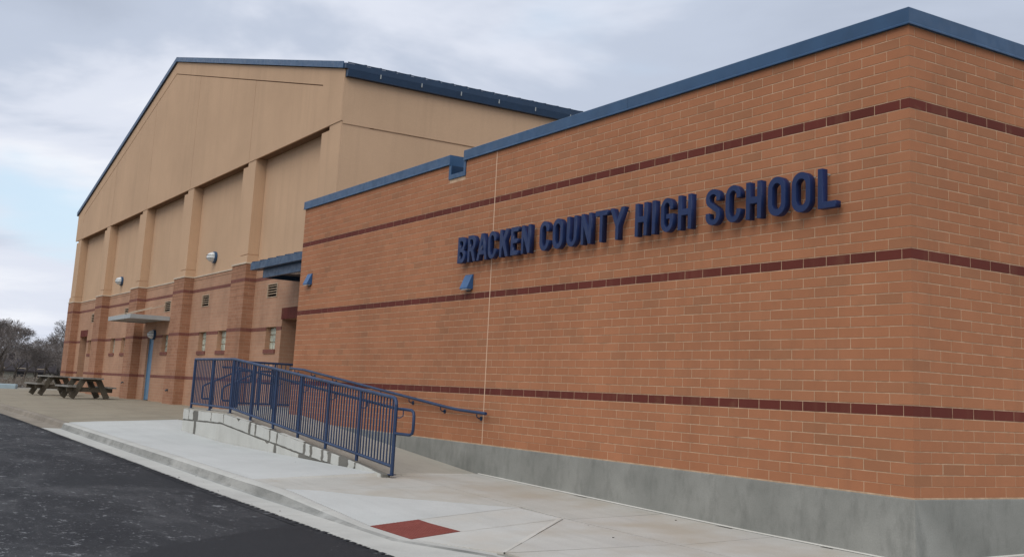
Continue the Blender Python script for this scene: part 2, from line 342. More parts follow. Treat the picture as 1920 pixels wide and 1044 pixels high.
fresh.build("road_patch", M['asphaltnew'], kind='structure')
# kerb and gutter
kerb = bpy.data.objects.new("kerb", None); COL.objects.link(kerb); kerb['kind'] = 'structure'
def loft(sections, mats_idx, name, mats, parent):
    m = MB(); n = len(sections[0]); vs = [p for s_ in sections for p in s_]; m.add(vs, [])
    for i in range(len(sections)-1):
        for j in range(n):
            m.f.append((i*n+j, (i+1)*n+j, (i+1)*n+(j+1) % n, i*n+(j+1) % n)); m.mi.append(mats_idx[j])
    m.f += [tuple(range(n)), tuple(range((len(sections)-1)*n, len(sections)*n))[::-1]]; m.mi += [0, 0]
    return m.build(name, mats, parent, smooth=True)
def ksec(x):
    zs = interp(x, ZST); zk = zs + max(interp(x, KH), .002); h = zk-zs
    yb = -3.375 if x < -3.07 else -3.375+min(.42, (x+3.07)*.42)
    fy = yb-.14-.03*min(1, h/.1)
    return [(x, -3.998, zs), (x, fy-.05, zs-.008), (x, fy-.012, zs+.006), (x, fy+.018, zk-.022*min(1, h/.1)), (x, fy+.055, zk-.002), (x, yb, zk), (x, yb, zs-.25), (x, -3.998, zs-.25)]
edges = [-59, -50, -41, -35, -32, -29, -26, -23, -20, -17.2, -14.1, -11.05, -8.0, -4.95, -2.05, 1, 4, 7]
for a, b in zip(edges, edges[1:]):
    sx = [a+.004] + [q for q in (-7, -6.2, -3.95, -3.07, -2.6, -16.6, -11, -5.5, -6.6) if a+.05 < q < b-.05] + [b-.004]
    sx = sorted(sx); old = b <= -19.9
    loft([ksec(q) for q in sx], [0, 1, 1, 0, 0, 1, 1, 1], "kerb_section",
         [M['kerbold'], M['kerbold']] if old else [M['kerbnew'], M['kerbdirt']], kerb)

# sidewalk slabs
walk = bpy.data.objects.new("sidewalk", None); COL.objects.link(walk); walk['kind'] = 'structure'
slab("bedding", [(-20.6, -3.37), (7, -2.9), (7, 0.02), (-7.6, .02), (-7.62, -1.6), (-20.6, -1.6)], M['joint'], walk, .3, -.016, 0)
S = lambda poly, mat, **kw: slab("slab", poly, M[mat], walk, **kw)
S([(-20.22, -3.37), (-7.64, -3.37), (-7.64, -1.625), (-17.42, -1.625), (-17.42, -.82), (-20.62, -.82), (-20.42, -1.9)], 'pale', gap=.003)
S([(-7.64, -3.37), (-6.5, -3.37), (-6.34, -3.1), (-6.34, -1.25), (-7.64, -1.25)], 'slabgrey', gap=.004)
S([(-6.34, -3.1), (-5.8, -2.62), (-5.28, -2.06), (-4.45, -1.3), (-4.45, -1.25), (-6.34, -1.25)], 'slabgrey', gap=.004)
S([(-6.5, -3.37), (-3.99, -3.37), (-4.14, -2.74), (-4.45, -1.3), (-5.28, -2.06), (-5.8, -2.62), (-6.34, -3.1)], 'pale')
S([(-4.14, -2.74), (-3.28, -2.71), (-3.58, -1.27), (-4.45, -1.3)], 'palemid')
S([(-3.06, -3.37), (-2.04, -2.96), (-3.575, -1.265), (-3.28, -2.71)], 'palemid')
S([(-3.57, -1.26), (-2.035, -2.955), (-1.73, -1.25)], 'slabmid', gap=.004)
S([(-2.01, -2.95), (.3, -2.95), (.3, -1.25), (-1.73, -1.25)], 'slabmid')
S([(.3, -2.95), (3.5, -2.95), (3.5, -1.25), (.3, -1.25)], 'slabmid'); S([(3.5, -2.95), (7, -2.95), (7, -1.25), (3.5, -1.25)], 'slabmid')
for a, b, m_ in ((-7.64, -3.5, 'slabgrey'), (-3.5, -1.67, 'slabmid'), (-1.67, .3, 'slabmid'), (.3, 2.6, 'slabmid'), (2.6, 7, 'slabmid')):
    S([(a, -1.25), (b, -1.25), (b+(.1 if b < -3 else 0), -.03), (a+(.1 if -4 < a < -3 else 0), -.03)], m_)
S([(.03, -.03), (7, -.03), (7, 4), (.03, 4)], 'slabmid', hf=lambda x, y: interp(x, ZW)+.02*y)
seal = MB()
for a, b in zip([-7.6, -5, -3.7, -2, -1], [-5, -3.7, -2, -1, 0.04]):
    za, zb = interp(a, ZW), interp(b, ZW)
    seal.add([(a, -.034, za+.002), (b, -.034, zb+.002), (b, -.008, zb+.016), (a, -.008, za+.016)], [(0, 1, 2, 3)])
seal.add([(.034, -.03, -.548), (.034, 4, -.47), (.01, 4, -.455), (.01, -.03, -.533)], [(0, 1, 2, 3)])
seal.build("wall_base_sealant", M['jointpale'], walk)
jl = MB()
def jline(a, b, w, dz=.0012):
    a, b = Vector(a), Vector(b); d = (b-a).normalized(); n_ = Vector((-d.y, d.x))*w/2; k2 = 8
    for i in range(k2):
        p, q2 = a.lerp(b, i/k2), a.lerp(b, (i+1)/k2); ww = random.uniform(.7, 1.15)
        jl.add([(*(p-n_*ww), H(p.x, p.y)+dz), (*(q2-n_*ww), H(q2.x, q2.y)+dz), (*(q2+n_*ww), H(q2.x, q2.y)+dz), (*(p+n_*ww), H(p.x, p.y)+dz)], [(0, 1, 2, 3)])
jline((-3.60, -1.30), (-2.06, -2.95), .045); jline((-3.56, -1.27), (-3.27, -2.70), .022); jline((-4.45, -1.31), (-4.15, -2.70), .016); jline((-3.5, -1.22), (-3.38, -.1), .016)
jl.build("joint_filler", M['jointpale'], walk)
# grooves in the sidewalk where the sealant has gone
gp = MB()
for x, w in ((-4.98, .30), (-2.36, .26), (-.95, .16)):
    z = H(x, -.06); gp.add([(x-w/2, -.075, z+.003), (x+w/2, -.07, z+.003), (x+w/2-.02, -.045, z+.003), (x-w/2+.03, -.048, z+.003)], [(0, 1, 2, 3)])
gp.build("open_joint", M['under'], walk)
deb = MB()
for i in range(16):
    x = random.uniform(-13, -.5); y = random.choice([random.uniform(-3.95, -.1), random.uniform(-3.95, -3.6)])
    if x < -7.6 and y > -1.7: continue
    z = (interp(x, ZST) if y < -3.5 else H(x, y)); r_ = random.uniform(.005, .012)
    pts = [(x+r_*math.cos(a)*random.uniform(.6, 1.4), y+r_*math.sin(a)*random.uniform(.6, 1.4)) for a in (0, 1.2, 2.5, 3.8, 5)]
    deb.prism(pts, 'z', z, z+r_*.7)
deb.build("grit", M['under'], kind='stuff')

# patio
patio = bpy.data.objects.new("patio", None); COL.objects.link(patio); patio['kind'] = 'structure'
slab("bedding", [(-53, -3.37), (-20.6, -3.37), (-20.6, 2.3), (-53, 2.3)], M['joint'], patio, .5, -.02, 0, step=2)
px_ = [-53, -46.5, -40, -33.5, -27.1]
for a, b in zip(px_, px_[1:]+[-20.3]):
    last = b == -20.3
    p1 = [(a, -3.37), (b+(.06 if last else 0), -3.37), (b+(-.12 if last else 0), -1.9), (b-(.42 if last else 0), -.72), (a, -.72)]
    slab("slab", p1, M['beige'], patio, gap=.006, step=1)
    slab("slab", [(a, -.72), (b-(.42 if last else 0), -.72), (b-(.42 if last else 0), 2.2), (a, 2.2)], M['beige'], patio, gap=.006, step=1)
slab("slab", [(-20.72, -.8), (-19.2, -.8), (-19.2, 2.2), (-20.72, 2.2)], M['beige'], patio, hf=lambda x, y: interp(y, [(-.8, -.232), (1.7, -.125), (3, -.12)]))
# verge at the far end of the patio
MB().box(-53.4, -53.02, -3.4, 9, -.9, -.10).build("path_edge", M['kerbnew'], kind='structure')

# ------------------------------------------------------------------ main brick building
c4 = .1016; BH = c4-.0095; L = .3048; J = .009; XL = -15.45
main = thing("brick_building", (0, 0, 0), "low tan brick school wing with dark red bands, blue metal coping and grey concrete foundation", "building")
NX0, NX1, NZ = -9.06, -8.53, 4.13          # scupper notch
m = MB()
def backwall(m, x0, x1, y0, y1, z0, z1): m.box(x0, x1, y0, y1, z0, z1)
backwall(m, XL+.0035, NX0, .0035, .30, 0, 4.37); backwall(m, NX0, NX1, .0035, .30, 0, NZ); backwall(m, NX1, -.3, .0035, .30, 0, 4.37)
m.box(-.30, -.0035, .0035, 11.9, 0, 4.37); m.box(XL+.007, XL+.3, .30, 11.9, 0, 4.37); m.box(XL+.3, -.3, 11.6, 11.9, 0, 4.37)
m.build("wall", M['mortar'], main)
MB().box(XL+.31, -.31, .31, 11.59, 3.9, 4.0).build("roof", M['darkmetal'], main)
fm = MB(); fm.box(XL-.01, .014, -.014, 11.9, -1.3, -.006); fm.build("foundation", M['found'], main, bevel=.008)
MB().box(XL+.002, .004, -.004, 11.8, -.0055, .009).build("mortar_bed", M['mortar'], main)
# bricks
def brick_verts(x0, x1, z0, z1, y0=0.0, depth=.02, c=.0022):
    vs = [(x0, y0+depth, z0), (x1, y0+depth, z0), (x1, y0+depth, z1), (x0, y0+depth, z1), (x0, y0+c, z0), (x1, y0+c, z0), (x1, y0+c, z1), (x0, y0+c, z1),
          (x0+c, y0, z0+c), (x1-c, y0, z0+c), (x1-c, y0, z1-c), (x0+c, y0, z1-c)]
    fs = [(0, 1, 5, 4), (1, 2, 6, 5), (2, 3, 7, 6), (3, 0, 4, 7), (4, 5, 9, 8), (5, 6, 10, 9), (6, 7, 11, 10), (7, 4, 8, 11), (8, 9, 10, 11)]
    return vs, fs
bricks = []; JX = -7.57
for k_ in range(43):
    a = k_ % 2 == 1; isred = k_ in (7, 21, 35)
    z0 = k_*c4+J/2+ (.004 if k_ == 0 else 0); z1 = z0+BH
    lx = .1047 if a else .257; ry = .2442 if a else .0918
    bricks.append(('c', -(lx-J/2), ry-J/2, z0, z1, isred))
    cut = lambda x0, x1: [(x0, x1)]
    x = -lx
    while x > XL+.01:
        x1 = x-J/2; x0 = max(x-L+J/2, XL); segs = [(x0, x1)]
        if x0 < JX < x1: segs = [(x0, JX-.008), (JX+.008, x1)]
        for s0, s1 in segs:
            if z1 > NZ and s1 > NX0 and s0 < NX1:
                if s0 < NX0: bricks.append(('f', s0, NX0-.004, z0, z1, isred))
                if s1 > NX1: bricks.append(('f', NX1+.004, s1, z0, z1, isred))
                continue
            if s1-s0 > .015: bricks.append(('f', s0, s1, z0, z1, isred))
        x -= L
    y = ry
    while y < 11.8:
        bricks.append(('r', y+J/2, min(y+L-J/2, 11.85), z0, z1, isred)); y += L
def bdist(b):
    p = Vector((0, (b[1]+b[2])/2, b[3])) if b[0] == 'r' else Vector(((b[1]+b[2])/2 if b[0] == 'f' else 0, 0, b[3]))
    d = (p-camo.location); ar = abs(b[2]-b[1])*(abs(d.y) if b[0] != 'r' else abs(d.x))/d.length**3
    if b[0] == 'r' and b[1] > 1.85: ar = 0
    return -ar
bricks.sort(key=bdist)
cache = {}
def bm_brick(mb, b, org=(0, 0, 0)):
    jit = random.uniform(-.0006, .0008)
    if b[0] == 'f': vs, fs = brick_verts(b[1], b[2], b[3], b[4])
    elif b[0] == 'r':
        vs, fs = brick_verts(b[1], b[2], b[3], b[4]); vs = [(-v[1], v[0], v[2]) for v in vs]
    else:
        x0, y1, z0, z1 = b[1:5]; mb.box(x0-org[0], 0, 0, y1, z0-org[2], z1-org[2]); return
    mb.add([(v[0]-org[0], v[1]-org[1], v[2]-org[2]) for v in vs], fs)
nb = nr = 0; mass = MB(); massr = MB()
for b in bricks:
    isred = b[5]
    if (isred and nr < 172 and not (b[0] == 'r' and b[1] > 1.9)) or (not isred and nb < 300):
        if isred: nr += 1
        else: nb += 1
        org = (b[1], 0, b[3]) if b[0] == 'f' else ((0, b[1], b[3]) if b[0] == 'r' else (0, 0, b[3]))
        key = (b[0], round(b[2]-b[1], 3) if b[0] != 'c' else round(b[1], 3), isred)
        if key not in cache:
            q = MB(); bm_brick(q, b, org); cache[key] = q.mesh("brick", M[('red' if isred else 'brick')+'_o'])
        link("accent_brick" if isred else "brick", cache[key], main, org)
    else: bm_brick(massr if isred else mass, b)
mass.build("brick_field", M['brick_i'], main, kind='stuff'); massr.build("accent_brick_field", M['red_i'], main, kind='stuff')
MB().box(JX-.010, JX+.010, -.0008, .02, .005, 4.368).build("control_joint", M['sealant'], main)
sm = MB()
for k_, n_ in ((2, 1), (2, 22), (1, 14)):
    x = -((.1047 if k_ % 2 else .257)+n_*L); sm.box(x-.003, x+.003, -.001, .003, k_*c4+.012, (k_+1)*c4+.004)
for k_, n_ in ((2, 1), (2, 3)):
    y = (.2442 if k_ % 2 else .0918)+n_*L; sm.box(-.003, .001, y-.004, y+.005, k_*c4+.01, (k_+1)*c4)
sm.prism([(-.98, 3*c4+.004), (-.55, 3*c4+.001), (-.50, 3*c4+.008), (-.75, 3*c4+.012)], 'y', -.001, .003); sm.prism([(-2.3, 4*c4+.002), (-1.9, 4*c4), (-1.86, 4*c4+.007), (-2.1, 4*c4+.010)], 'y', -.001, .003)
sm.build("mortar_smear", M['mortar'], main, kind='stuff')
# coping
def coping(name, x0, x1, ends):
    q = MB(); y0 = -.03
    q.prism([(y0, 4.372), (y0-.008, 4.366), (y0-.010, 4.378), (y0-.002, 4.39), (y0-.002, 4.528), (y0+.004, 4.534), (.36, 4.515), (.36, 4.372)][::-1], 'x', x0, x1)
    return q
q = coping('', XL-.03, NX0+.03, 0); q.box(NX0+.022, NX0+.032, -.034, .40, 4.355, 4.5335); q.build("coping", M['blue'], main)
q = MB()
prof = lambda s: [(-.030, 4.372), (-.040, 4.366), (-.040, 4.380), (-.032, 4.390), (-.032, 4.528), (-.026, 4.534), (.36, 4.515), (.36, 4.372)]
x0 = NX1-.04; n = 8; vs = []
for px0, off in ((x0, 0), ): vs += [(px0, y, z) for y, z in prof(0)]
vs += [(-y, y, z) for y, z in prof(0)]                       # mitre at the corner
vs += [(-y, 11.9, z) for y, z in prof(0)]
q.add(vs, [(i, (i+1) % 8, (i+1) % 8+8, i+8) for i in range(8)] + [(i+8, (i+1) % 8+8, (i+1) % 8+16, i+16) for i in range(8)] + [tuple(range(8)), tuple(range(16, 24))])
q.build("coping", M['blue'], main)
MB().box(-4.303, -4.3, -.0335, -.02, 4.378, 4.53).box(-11.5, -11.497, -.0335, -.02, 4.378, 4.53).box(.0315, .0335, 2.9, 2.903, 4.378, 4.53).build("coping_seam", M['bluedark'], main)
# scupper
sc = MB()
sc.box(NX0-.01, NX0+.062, -.016, .34, NZ-.005, 4.362); sc.box(NX1-.055, NX1+.012, -.016, .34, NZ-.005, 4.362); sc.box(NX0+.062, NX1-.055, -.016, .34, NZ-.005, NZ+.07)
sp_o = sc.build("scupper", M['blue'], main)
MB().box(NX0+.063, NX1-.056, .335, .35, NZ+.07, 4.36).build("scupper_back", M['bluedark'], sp_o)
MB().box(NX0+.0625, NX0+.066, .0, .334, NZ+.071, 4.355).build("scupper_liner", M['bluedark'], sp_o)
# link wall between the two buildings
MB().box(-18.1, XL+.2, 3.6, 3.9, -.5, 4.0).build("link_wall", M['gymbrick'], main)

# ------------------------------------------------------------------ school name in raised letters
sign = thing("wall_sign", (-4.5, -.03, 2.68), "raised navy blue letters reading BRACKEN COUNTY HIGH SCHOOL on the brick wall", "sign")
def arc(cx, cy, rx, ry, a0, a1, n=10): return [(cx+rx*math.cos(R(a0+(a1-a0)*i/n)), cy+ry*math.sin(R(a0+(a1-a0)*i/n))) for i in range(n+1)]
lw, s_ = .57, .142          # letter width and stroke, relative to cap height
def stroke(path, w):
    P = [Vector(p) for p in path]; Lf, Rt = [], []
    for i, p in enumerate(P):
        d1 = (p-P[i-1]).normalized() if i else (P[1]-P[0]).normalized(); d2 = (P[i+1]-p).normalized() if i < len(P)-1 else d1
        n1, n2 = Vector((-d1.y, d1.x)), Vector((-d2.y, d2.x)); b = n1+n2; b = b/(b.length_squared/2)
        Lf.append(tuple(p+b*w/2)); Rt.append(tuple(p-b*w/2))
    return Lf + Rt[::-1]
def rrect(x0, x1, y0, y1, r, ry=None):
    ry = ry or r
    return arc(x1-r, y1-ry, r, ry, 0, 90, 7) + arc(x0+r, y1-ry, r, ry, 90, 180, 7) + arc(x0+r, y0+ry, r, ry, 180, 270, 7) + arc(x1-r, y0+ry, r, ry, 270, 360, 7)
h2 = s_/2
def glyph(ch):
    w, s = lw, s_; c = (w)/2; R1 = c-h2
    if ch == 'I': return [[(0, 0), (s, 0), (s, 1), (0, 1)]], s
    if ch == 'H': return [[(0, 0), (s, 0), (s, .42), (w-s, .42), (w-s, 0), (w, 0), (w, 1), (w-s, 1), (w-s, .59), (s, .59), (s, 1), (0, 1)]], w
    if ch == 'L': return [[(0, 0), (w*.9, 0), (w*.9, .155), (s, .155), (s, 1), (0, 1)]], w*.9
    if ch == 'E': return [[(0, 0), (w*.88, 0), (w*.88, .155), (s, .155), (s, .43), (w*.8, .43), (w*.8, .58), (s, .58), (s, .845), (w*.88, .845), (w*.88, 1), (0, 1)]], w*.88
    if ch == 'T': return [[(c-h2, 0), (c+h2, 0), (c+h2, .845), (w, .845), (w, 1), (0, 1), (0, .845), (c-h2, .845)]], w
    if ch == 'N': return [[(0, 0), (s*.92, 0), (s*.92, .60), (w-s*.98, 0), (w, 0), (w, 1), (w-s*.92, 1), (w-s*.92, .40), (s*.98, 1), (0, 1)]], w
    if ch == 'K': return [[(0, 0), (s, 0), (s, .30), (s+.075, .42), (w*.98-s*1.05, 0), (w*1.04, 0), (s+.20, .585), (w*1.0, 1), (w-s*1.15, 1), (s, .56), (s, 1), (0, 1)]], w
    if ch == 'Y': return [[(c-h2, 0), (c+h2, 0), (c+h2, .42), (w*1.04, 1), (w*1.04-s*1.08, 1), (c, .60), (-w*.04+s*1.08, 1), (-w*.04, 1), (c-h2, .42)]], w
    if ch == 'A':
        return [[(-.02, 0), (s*.98, 0), (s*.98+.045, .21), (w-s*.98-.045, .21), (w-s*.98, 0), (w+.02, 0), (c+s*.62, 1), (c-s*.62, 1)], [(s*.98+.08, .36), (c, .80), (w-s*.98-.08, .36)]], w
    if ch == 'O': return [rrect(0, w, -.012, 1.012, c*.999, .30), rrect(s, w-s, .150, .850, (w-2*s)/2*.999, .17)], w
    if ch in 'CG':
        top = arc(c, 1-.30, R1, .30-h2*.9, 18, 180, 9); bot = arc(c, .30, R1, .30-h2*.9, 180, 342, 9)
        if ch == 'C': return [stroke([(w-h2, .655)]+top+bot+[(w-h2, .345)], s)], w
        bot = arc(c, .30, R1, .30-h2*.9, 180, 335, 9)
        path = [(w-h2, .66)] + top + bot + [(w-h2, .28), (w-h2, .455), (c-.02, .455)]
        return [stroke(path, s*.93)], w
    if ch == 'U': return [stroke([(h2, 1)] + arc(c, .30, R1, .30-h2*.9, 180, 360, 12) + [(w-h2, 1)], s)], w
    if ch == 'S':
        path = [(w-h2, .67)] + arc(c, .755, R1, .245-h2*.9, 8, 180, 8) + [(h2+.012, .665), (h2+.06, .60), (c, .505), (w-h2-.06, .41), (w-h2-.012, .345)] + arc(c, .245, R1, .245-h2*.9, 0, -172, 8) + [(h2, .33)]
        return [stroke(path, s*.96)], w
    if ch in 'BR':
        o = [(0, 0)]
        if ch == 'B':
            outer = [(0, 0), (w*.55, 0)] + arc(w*.55, .26, w*.45, .26, -80, 70, 7) + [(w*.86, .52)] + arc(w*.53, .76, w*.44, .24, -50, 80, 7) + [(w*.53, 1), (0, 1)]
            h1 = [(s, .15), (w*.52, .15)] + arc(w*.50, .285, w*.22, .135, -60, 60, 5) + [(w*.5, .425), (s, .425)]
            h_2 = [(s, .575), (w*.5, .575)] + arc(w*.48, .715, w*.22, .135, -60, 60, 5) + [(w*.48, .85), (s, .85)]
            return [outer, h1, h_2], w
        outer = [(0, 0), (s, 0), (s, .395), (w*.42, .395), (w-s*1.02, 0), (w*1.03, 0), (w*.74, .43)] + arc(w*.55, .70, w*.45, .30, -52, 80, 8) + [(w*.52, 1), (0, 1)]
        h_2 = [(s, .54), (w*.5, .54)] + arc(w*.47, .695, w*.24, .155, -60, 60, 5) + [(w*.48, .85), (s, .85)]
        return [outer, h_2], w
CAP = .401
def letter(ch, x):
    polys, w = glyph(ch)
    cu = bpy.data.curves.new("letter", 'CURVE'); cu.dimensions = '2D'; cu.fill_mode = 'BOTH'; cu.extrude = .037; cu.bevel_depth = .0015; cu.bevel_resolution = 0
    for p in polys:
        sp = cu.splines.new('POLY'); sp.points.add(len(p)-1); sp.use_cyclic_u = True
        for i, (a, b) in enumerate(p): sp.points[i].co = (a*CAP, b*CAP, 0, 1)
    tmp = bpy.data.objects.new("tmp", cu); COL.objects.link(tmp); tmp.rotation_euler = (R(90), 0, 0)
    dg = bpy.context.evaluated_depsgraph_get(); me = bpy.data.meshes.new_from_object(tmp.evaluated_get(dg)); me.transform(Matrix.Rotation(R(90), 4, 'X'))
    bpy.data.objects.remove(tmp); me.materials.clear(); me.materials.append(M['letter'])
    o = link("letter", me, sign, (x, -.0915, 2.693)); st = MB()
    for dx, dz in ((.04, .04), (.04, .36), (w*CAP-.05, .04 if ch not in 'TY' else .36), (w*CAP-.05, .36 if ch != 'L' else .04)):
        st.box(x+dx-.006, x+dx+.006, -.054, -.001, 2.693+dz-.006, 2.693+dz+.006)
    st.build("stud", M['grey'], o)
for ch, xa, xb in (('B', -8.403, -8.169), ('R', -8.089, -7.861), ('A', -7.800, -7.517), ('C', -7.478, -7.250), ('K', -7.145, -6.916), ('E', -6.836, -6.640), ('N', -6.549, -6.326),
                   ('C', -6.077, -5.852), ('O', -5.753, -5.518), ('U', -5.420, -5.196), ('N', -5.089, -4.868), ('T', -4.777, -4.526), ('Y', -4.450, -4.183),
                   ('H', -3.950, -3.723), ('I', -3.624, -3.568), ('G', -3.458, -3.240), ('H', -3.147, -2.915),
                   ('S', -2.670, -2.440), ('C', -2.346, -2.115), ('H', -2.027, -1.802), ('O', -1.699, -1.454), ('O', -1.362, -1.113), ('L', -1.009, -.782)):
    lw = (xb-xa)/CAP / {'E': .88, 'L': .9}.get(ch, 1); letter(ch, xa)

# wedge lamps on the brick wall
def wedge(x, z, label):
    t = thing("wall_lamp", (x, 0, z), label, "wall lamp", "blue wedge lamps on the brick wall")
    q = MB(); q.prism([(-.002, z), (-.112, z), (-.116, z+.010), (-.022, z+.225), (-.002, z+.23)], 'x', x-.115, x+.115); q.build("housing", M['lampblue'], t, bevel=.004)
    MB().box(x-.09, x+.09, -.10, -.02, z-.012, z-.001).build("lens", M['lens'], t)
    MB().box(x-.06, x+.06, -.02, -.001, z-.03, z-.013).build("bracket", M['darkmetal'], t)
wedge(-8.20, 2.29, "blue wedge lamp below the letter B of the wall sign"); wedge(-14.87, 2.74, "blue wedge lamp near the far left end of the brick wall")

# ------------------------------------------------------------------ gym building
GY, GW = 1.72, 2.04; GX0, GX1 = -51.15, -18.1; PK = -34.63
gym = thing("gym_building", (-34.6, 2.0, -.12), "tall gabled gymnasium with tan stucco above banded brick and six piers", "building")
piers = [(-51.1, -49.75), (-44.72, -43.4), (-38.33, -37.05), (-32.0, -30.7), (-25.64, -24.36), (-19.5, -18.1)]
CZ = 4.064
wins = [(-23.12, -22.32), (-27.51, -26.66), (-29.51, -28.70), (-34.06, -33.26), (-42.36, -41.56), (-40.40, -39.60), (-46.93, -46.13)]
vents = [(-23.27, -22.47), (-29.52, -28.72), (-34.12, -33.32), (-40.36, -39.56), (-46.82, -46.02)]
doors = [(-36.12, -35.22, 2.185, .16), (-48.87, -47.34, 2.42, 1.2), (-21.93, -20.4, 2.42, 1.2)]
ops = [(a, b, 16*c4, 22*c4, .17) for a, b in wins] + [(a, b, 3.05, 3.43, .1) for a, b in vents] + [(a, b, -.125, z, d) for a, b, z, d in doors]
def wall_panel(x0, x1, z0, z1, y, ops, mats, name, parent, omit_band=None):
    xs = sorted({x0, x1} | {v for o in ops for v in o[:2] if x0 < v < x1}); zs = sorted({z0, z1} | {v for o in ops for v in o[2:4] if z0 < v < z1})
    q = MB()
    for a, b in zip(xs, xs[1:]):
        for c, d in zip(zs, zs[1:]):
            mx_, mz = (a+b)/2, (c+d)/2
            if any(o[0] < mx_ < o[1] and o[2] < mz < o[3] for o in ops): continue
            q.add([(a, y, c), (b, y, c), (b, y, d), (a, y, d)], [(0, 1, 2, 3)])
    for o in ops:
        if o[0] < x0 or o[1] > x1: continue
        a, b, c, d, dp = o
        q.add([(a, y, c), (a, y+dp, c), (a, y+dp, d), (a, y, d)], [(0, 1, 2, 3)]); q.add([(b, y, c), (b, y+dp, c), (b, y+dp, d), (b, y, d)], [(3, 2, 1, 0)])
        q.add([(a, y, d), (b, y, d), (b, y+dp, d), (a, y+dp, d)], [(0, 1, 2, 3)]); q.add([(a, y, c), (b, y, c), (b, y+dp, c), (a, y+dp, c)], [(0, 1, 2, 3)])
    return q.build(name, mats, parent)
for (a0, a1), (b0, b1) in zip(piers, piers[1:]):
    o_ = [o for o in ops if a1 < o[0] and o[1] < b0]
    wall_panel(a1, b0, -.3, CZ, GW, o_, M['gymbrick'], "wall", gym)
    for k0 in (7, 21, 35):      # red bands, cut at the openings
        z0, z1 = k0*c4+.001, (k0+1)*c4-.001; cut = sorted([(o[0], o[1]) for o in o_ if o[2] < (z0+z1)/2 < o[3]]); x = a1+.003
        for ca, cb in cut+[(b0-.003, None)]:
            if ca-x > .02: MB().box(x, ca, GW-.004, GW+.01, z0, z1).build("red_band", M['gymred'], gym)
            x = cb
    # stucco panel, sill line and trims
    MB().box(a1, b0, GW+.02, GW+.3, CZ+.045, 7.14).build("stucco_panel", M['stucco'], gym)
    MB().box(a1, b0, GW-.02, GW+.06, CZ, CZ+.04).build("cap_strip", M['white'], gym)
    MB().box(a1, b0, GW-.0035, GW+.01, CZ-.105, CZ-.09).build("groove_line", M['groove'], gym)
for x0, x1 in piers:
    pm = MB().box(x0, x1, GY, 2.6, -.3, CZ); po = pm.build("pier", M['pierbrick'] if True else M['gymbrick'], gym)
    MB().box(x0-.02, x1+.02, GY-.025, 2.5, CZ, CZ+.045).build("cap_strip", M['white'], po)
    for k0 in (7, 21, 35): MB().box(x0-.004, x1+.004, GY-.004, 2.3, k0*c4+.001, (k0+1)*c4-.001).build("red_band", M['gymred'], po)
    a, b = x0, x1
    sh = MB(); sh.box(a+.01, b-.01, GY+.01, 2.5, CZ+.045, CZ+.25); sh.box(a+.03, b-.03, GY+.035, 2.5, CZ+.25, CZ+.28)
    g0 = a+(b-a)*.44; sh.box(a+.07, g0-.016, GY+.045, 2.5, CZ+.28, 7.02); sh.box(g0-.016, g0+.016, GY+.07, 2.5, CZ+.28, 7.14); sh.box(g0+.016, b-.02, GY+.018, 2.5, CZ+.28, 7.14)
    sh.build("pier_shaft", M['stucco'], po)
    # dark coursing lines on the pier head
    dl = MB()
    for k0 in (37, 38, 39, 34, 33, 31): dl.box(x0-.002, x1+.002, GY-.002, 2.2, k0*c4-.004, k0*c4+.003)
    dl.build("coursing", M['groove'], po)
# gable: plates with open grooves over a darker backing
EZ, PZ = 8.42, 12.46; SLP = (PZ-EZ)/(GX1-PK)
rk = lambda x: PZ-SLP*abs(x-PK)
gv = .45; gl = lambda x: rk(x)-gv
m = MB(); m.prism([(GX0+.01, 7.14), (GX1-.052, 7.14), (GX1-.052, EZ), (PK, PZ), (GX0+.01, EZ)], 'y', GY+.03, GY+.6); m.build("gable_backing", M['groove'], gym)
seams = [-49.7, -43.4, -37.2, -31.2, -25.0, -19.5]
for a, b in zip(seams, seams[1:]):
    a_, b_ = a+(.012 if a > -49 else 0), b-(.012 if b < -20 else 0); pts = [(a_, 7.12), (b_, 7.12), (b_, gl(b_)-.03)] + ([(PK, gl(PK)-.03)] if a_ < PK < b_ else []) + [(a_, gl(a_)-.03)]
    MB().prism(pts, 'y', GY, GY+.045).build("gable_panel", M['stucco'], gym)
m = MB(); m.prism([(GX0, 7.12), (-49.7, 7.12), (-49.7, gl(-49.7)-.42), (-49.735, gl(-49.7)-.42), (-49.735, gl(-49.735)), (PK, gl(PK)), (-19.5, gl(-19.5)), (-19.5, 7.12), (GX1, 7.12), (GX1, EZ), (PK, PZ), (GX0, EZ)], 'y', GY-.002, GY+.045)
m.build("gable_border", M['stucco'], gym)
# side wall
m = MB(); m.box(GX1-.6, GX1-.03, 2.62, 34, -1, EZ); m.box(GX1-.05, GX1-.0215, 2.4, 34, CZ, 7.03); m.box(GX1-.05, GX1, GY+.046, 34, 7.055, EZ+.02); m.box(GX1-.6, GX1-.051, GY+.62, 2.61, 7.03, EZ); m.build("side_wall", M['stucco'], gym)
MB().box(GX0+.03, GX0+.6, GY+.9, 34, -1.2, EZ).build("side_wall", M['stucco'], gym)
MB().box(GX0, GX1, 33.7, 34, -1, EZ).build("rear_wall", M['stucco'], gym)
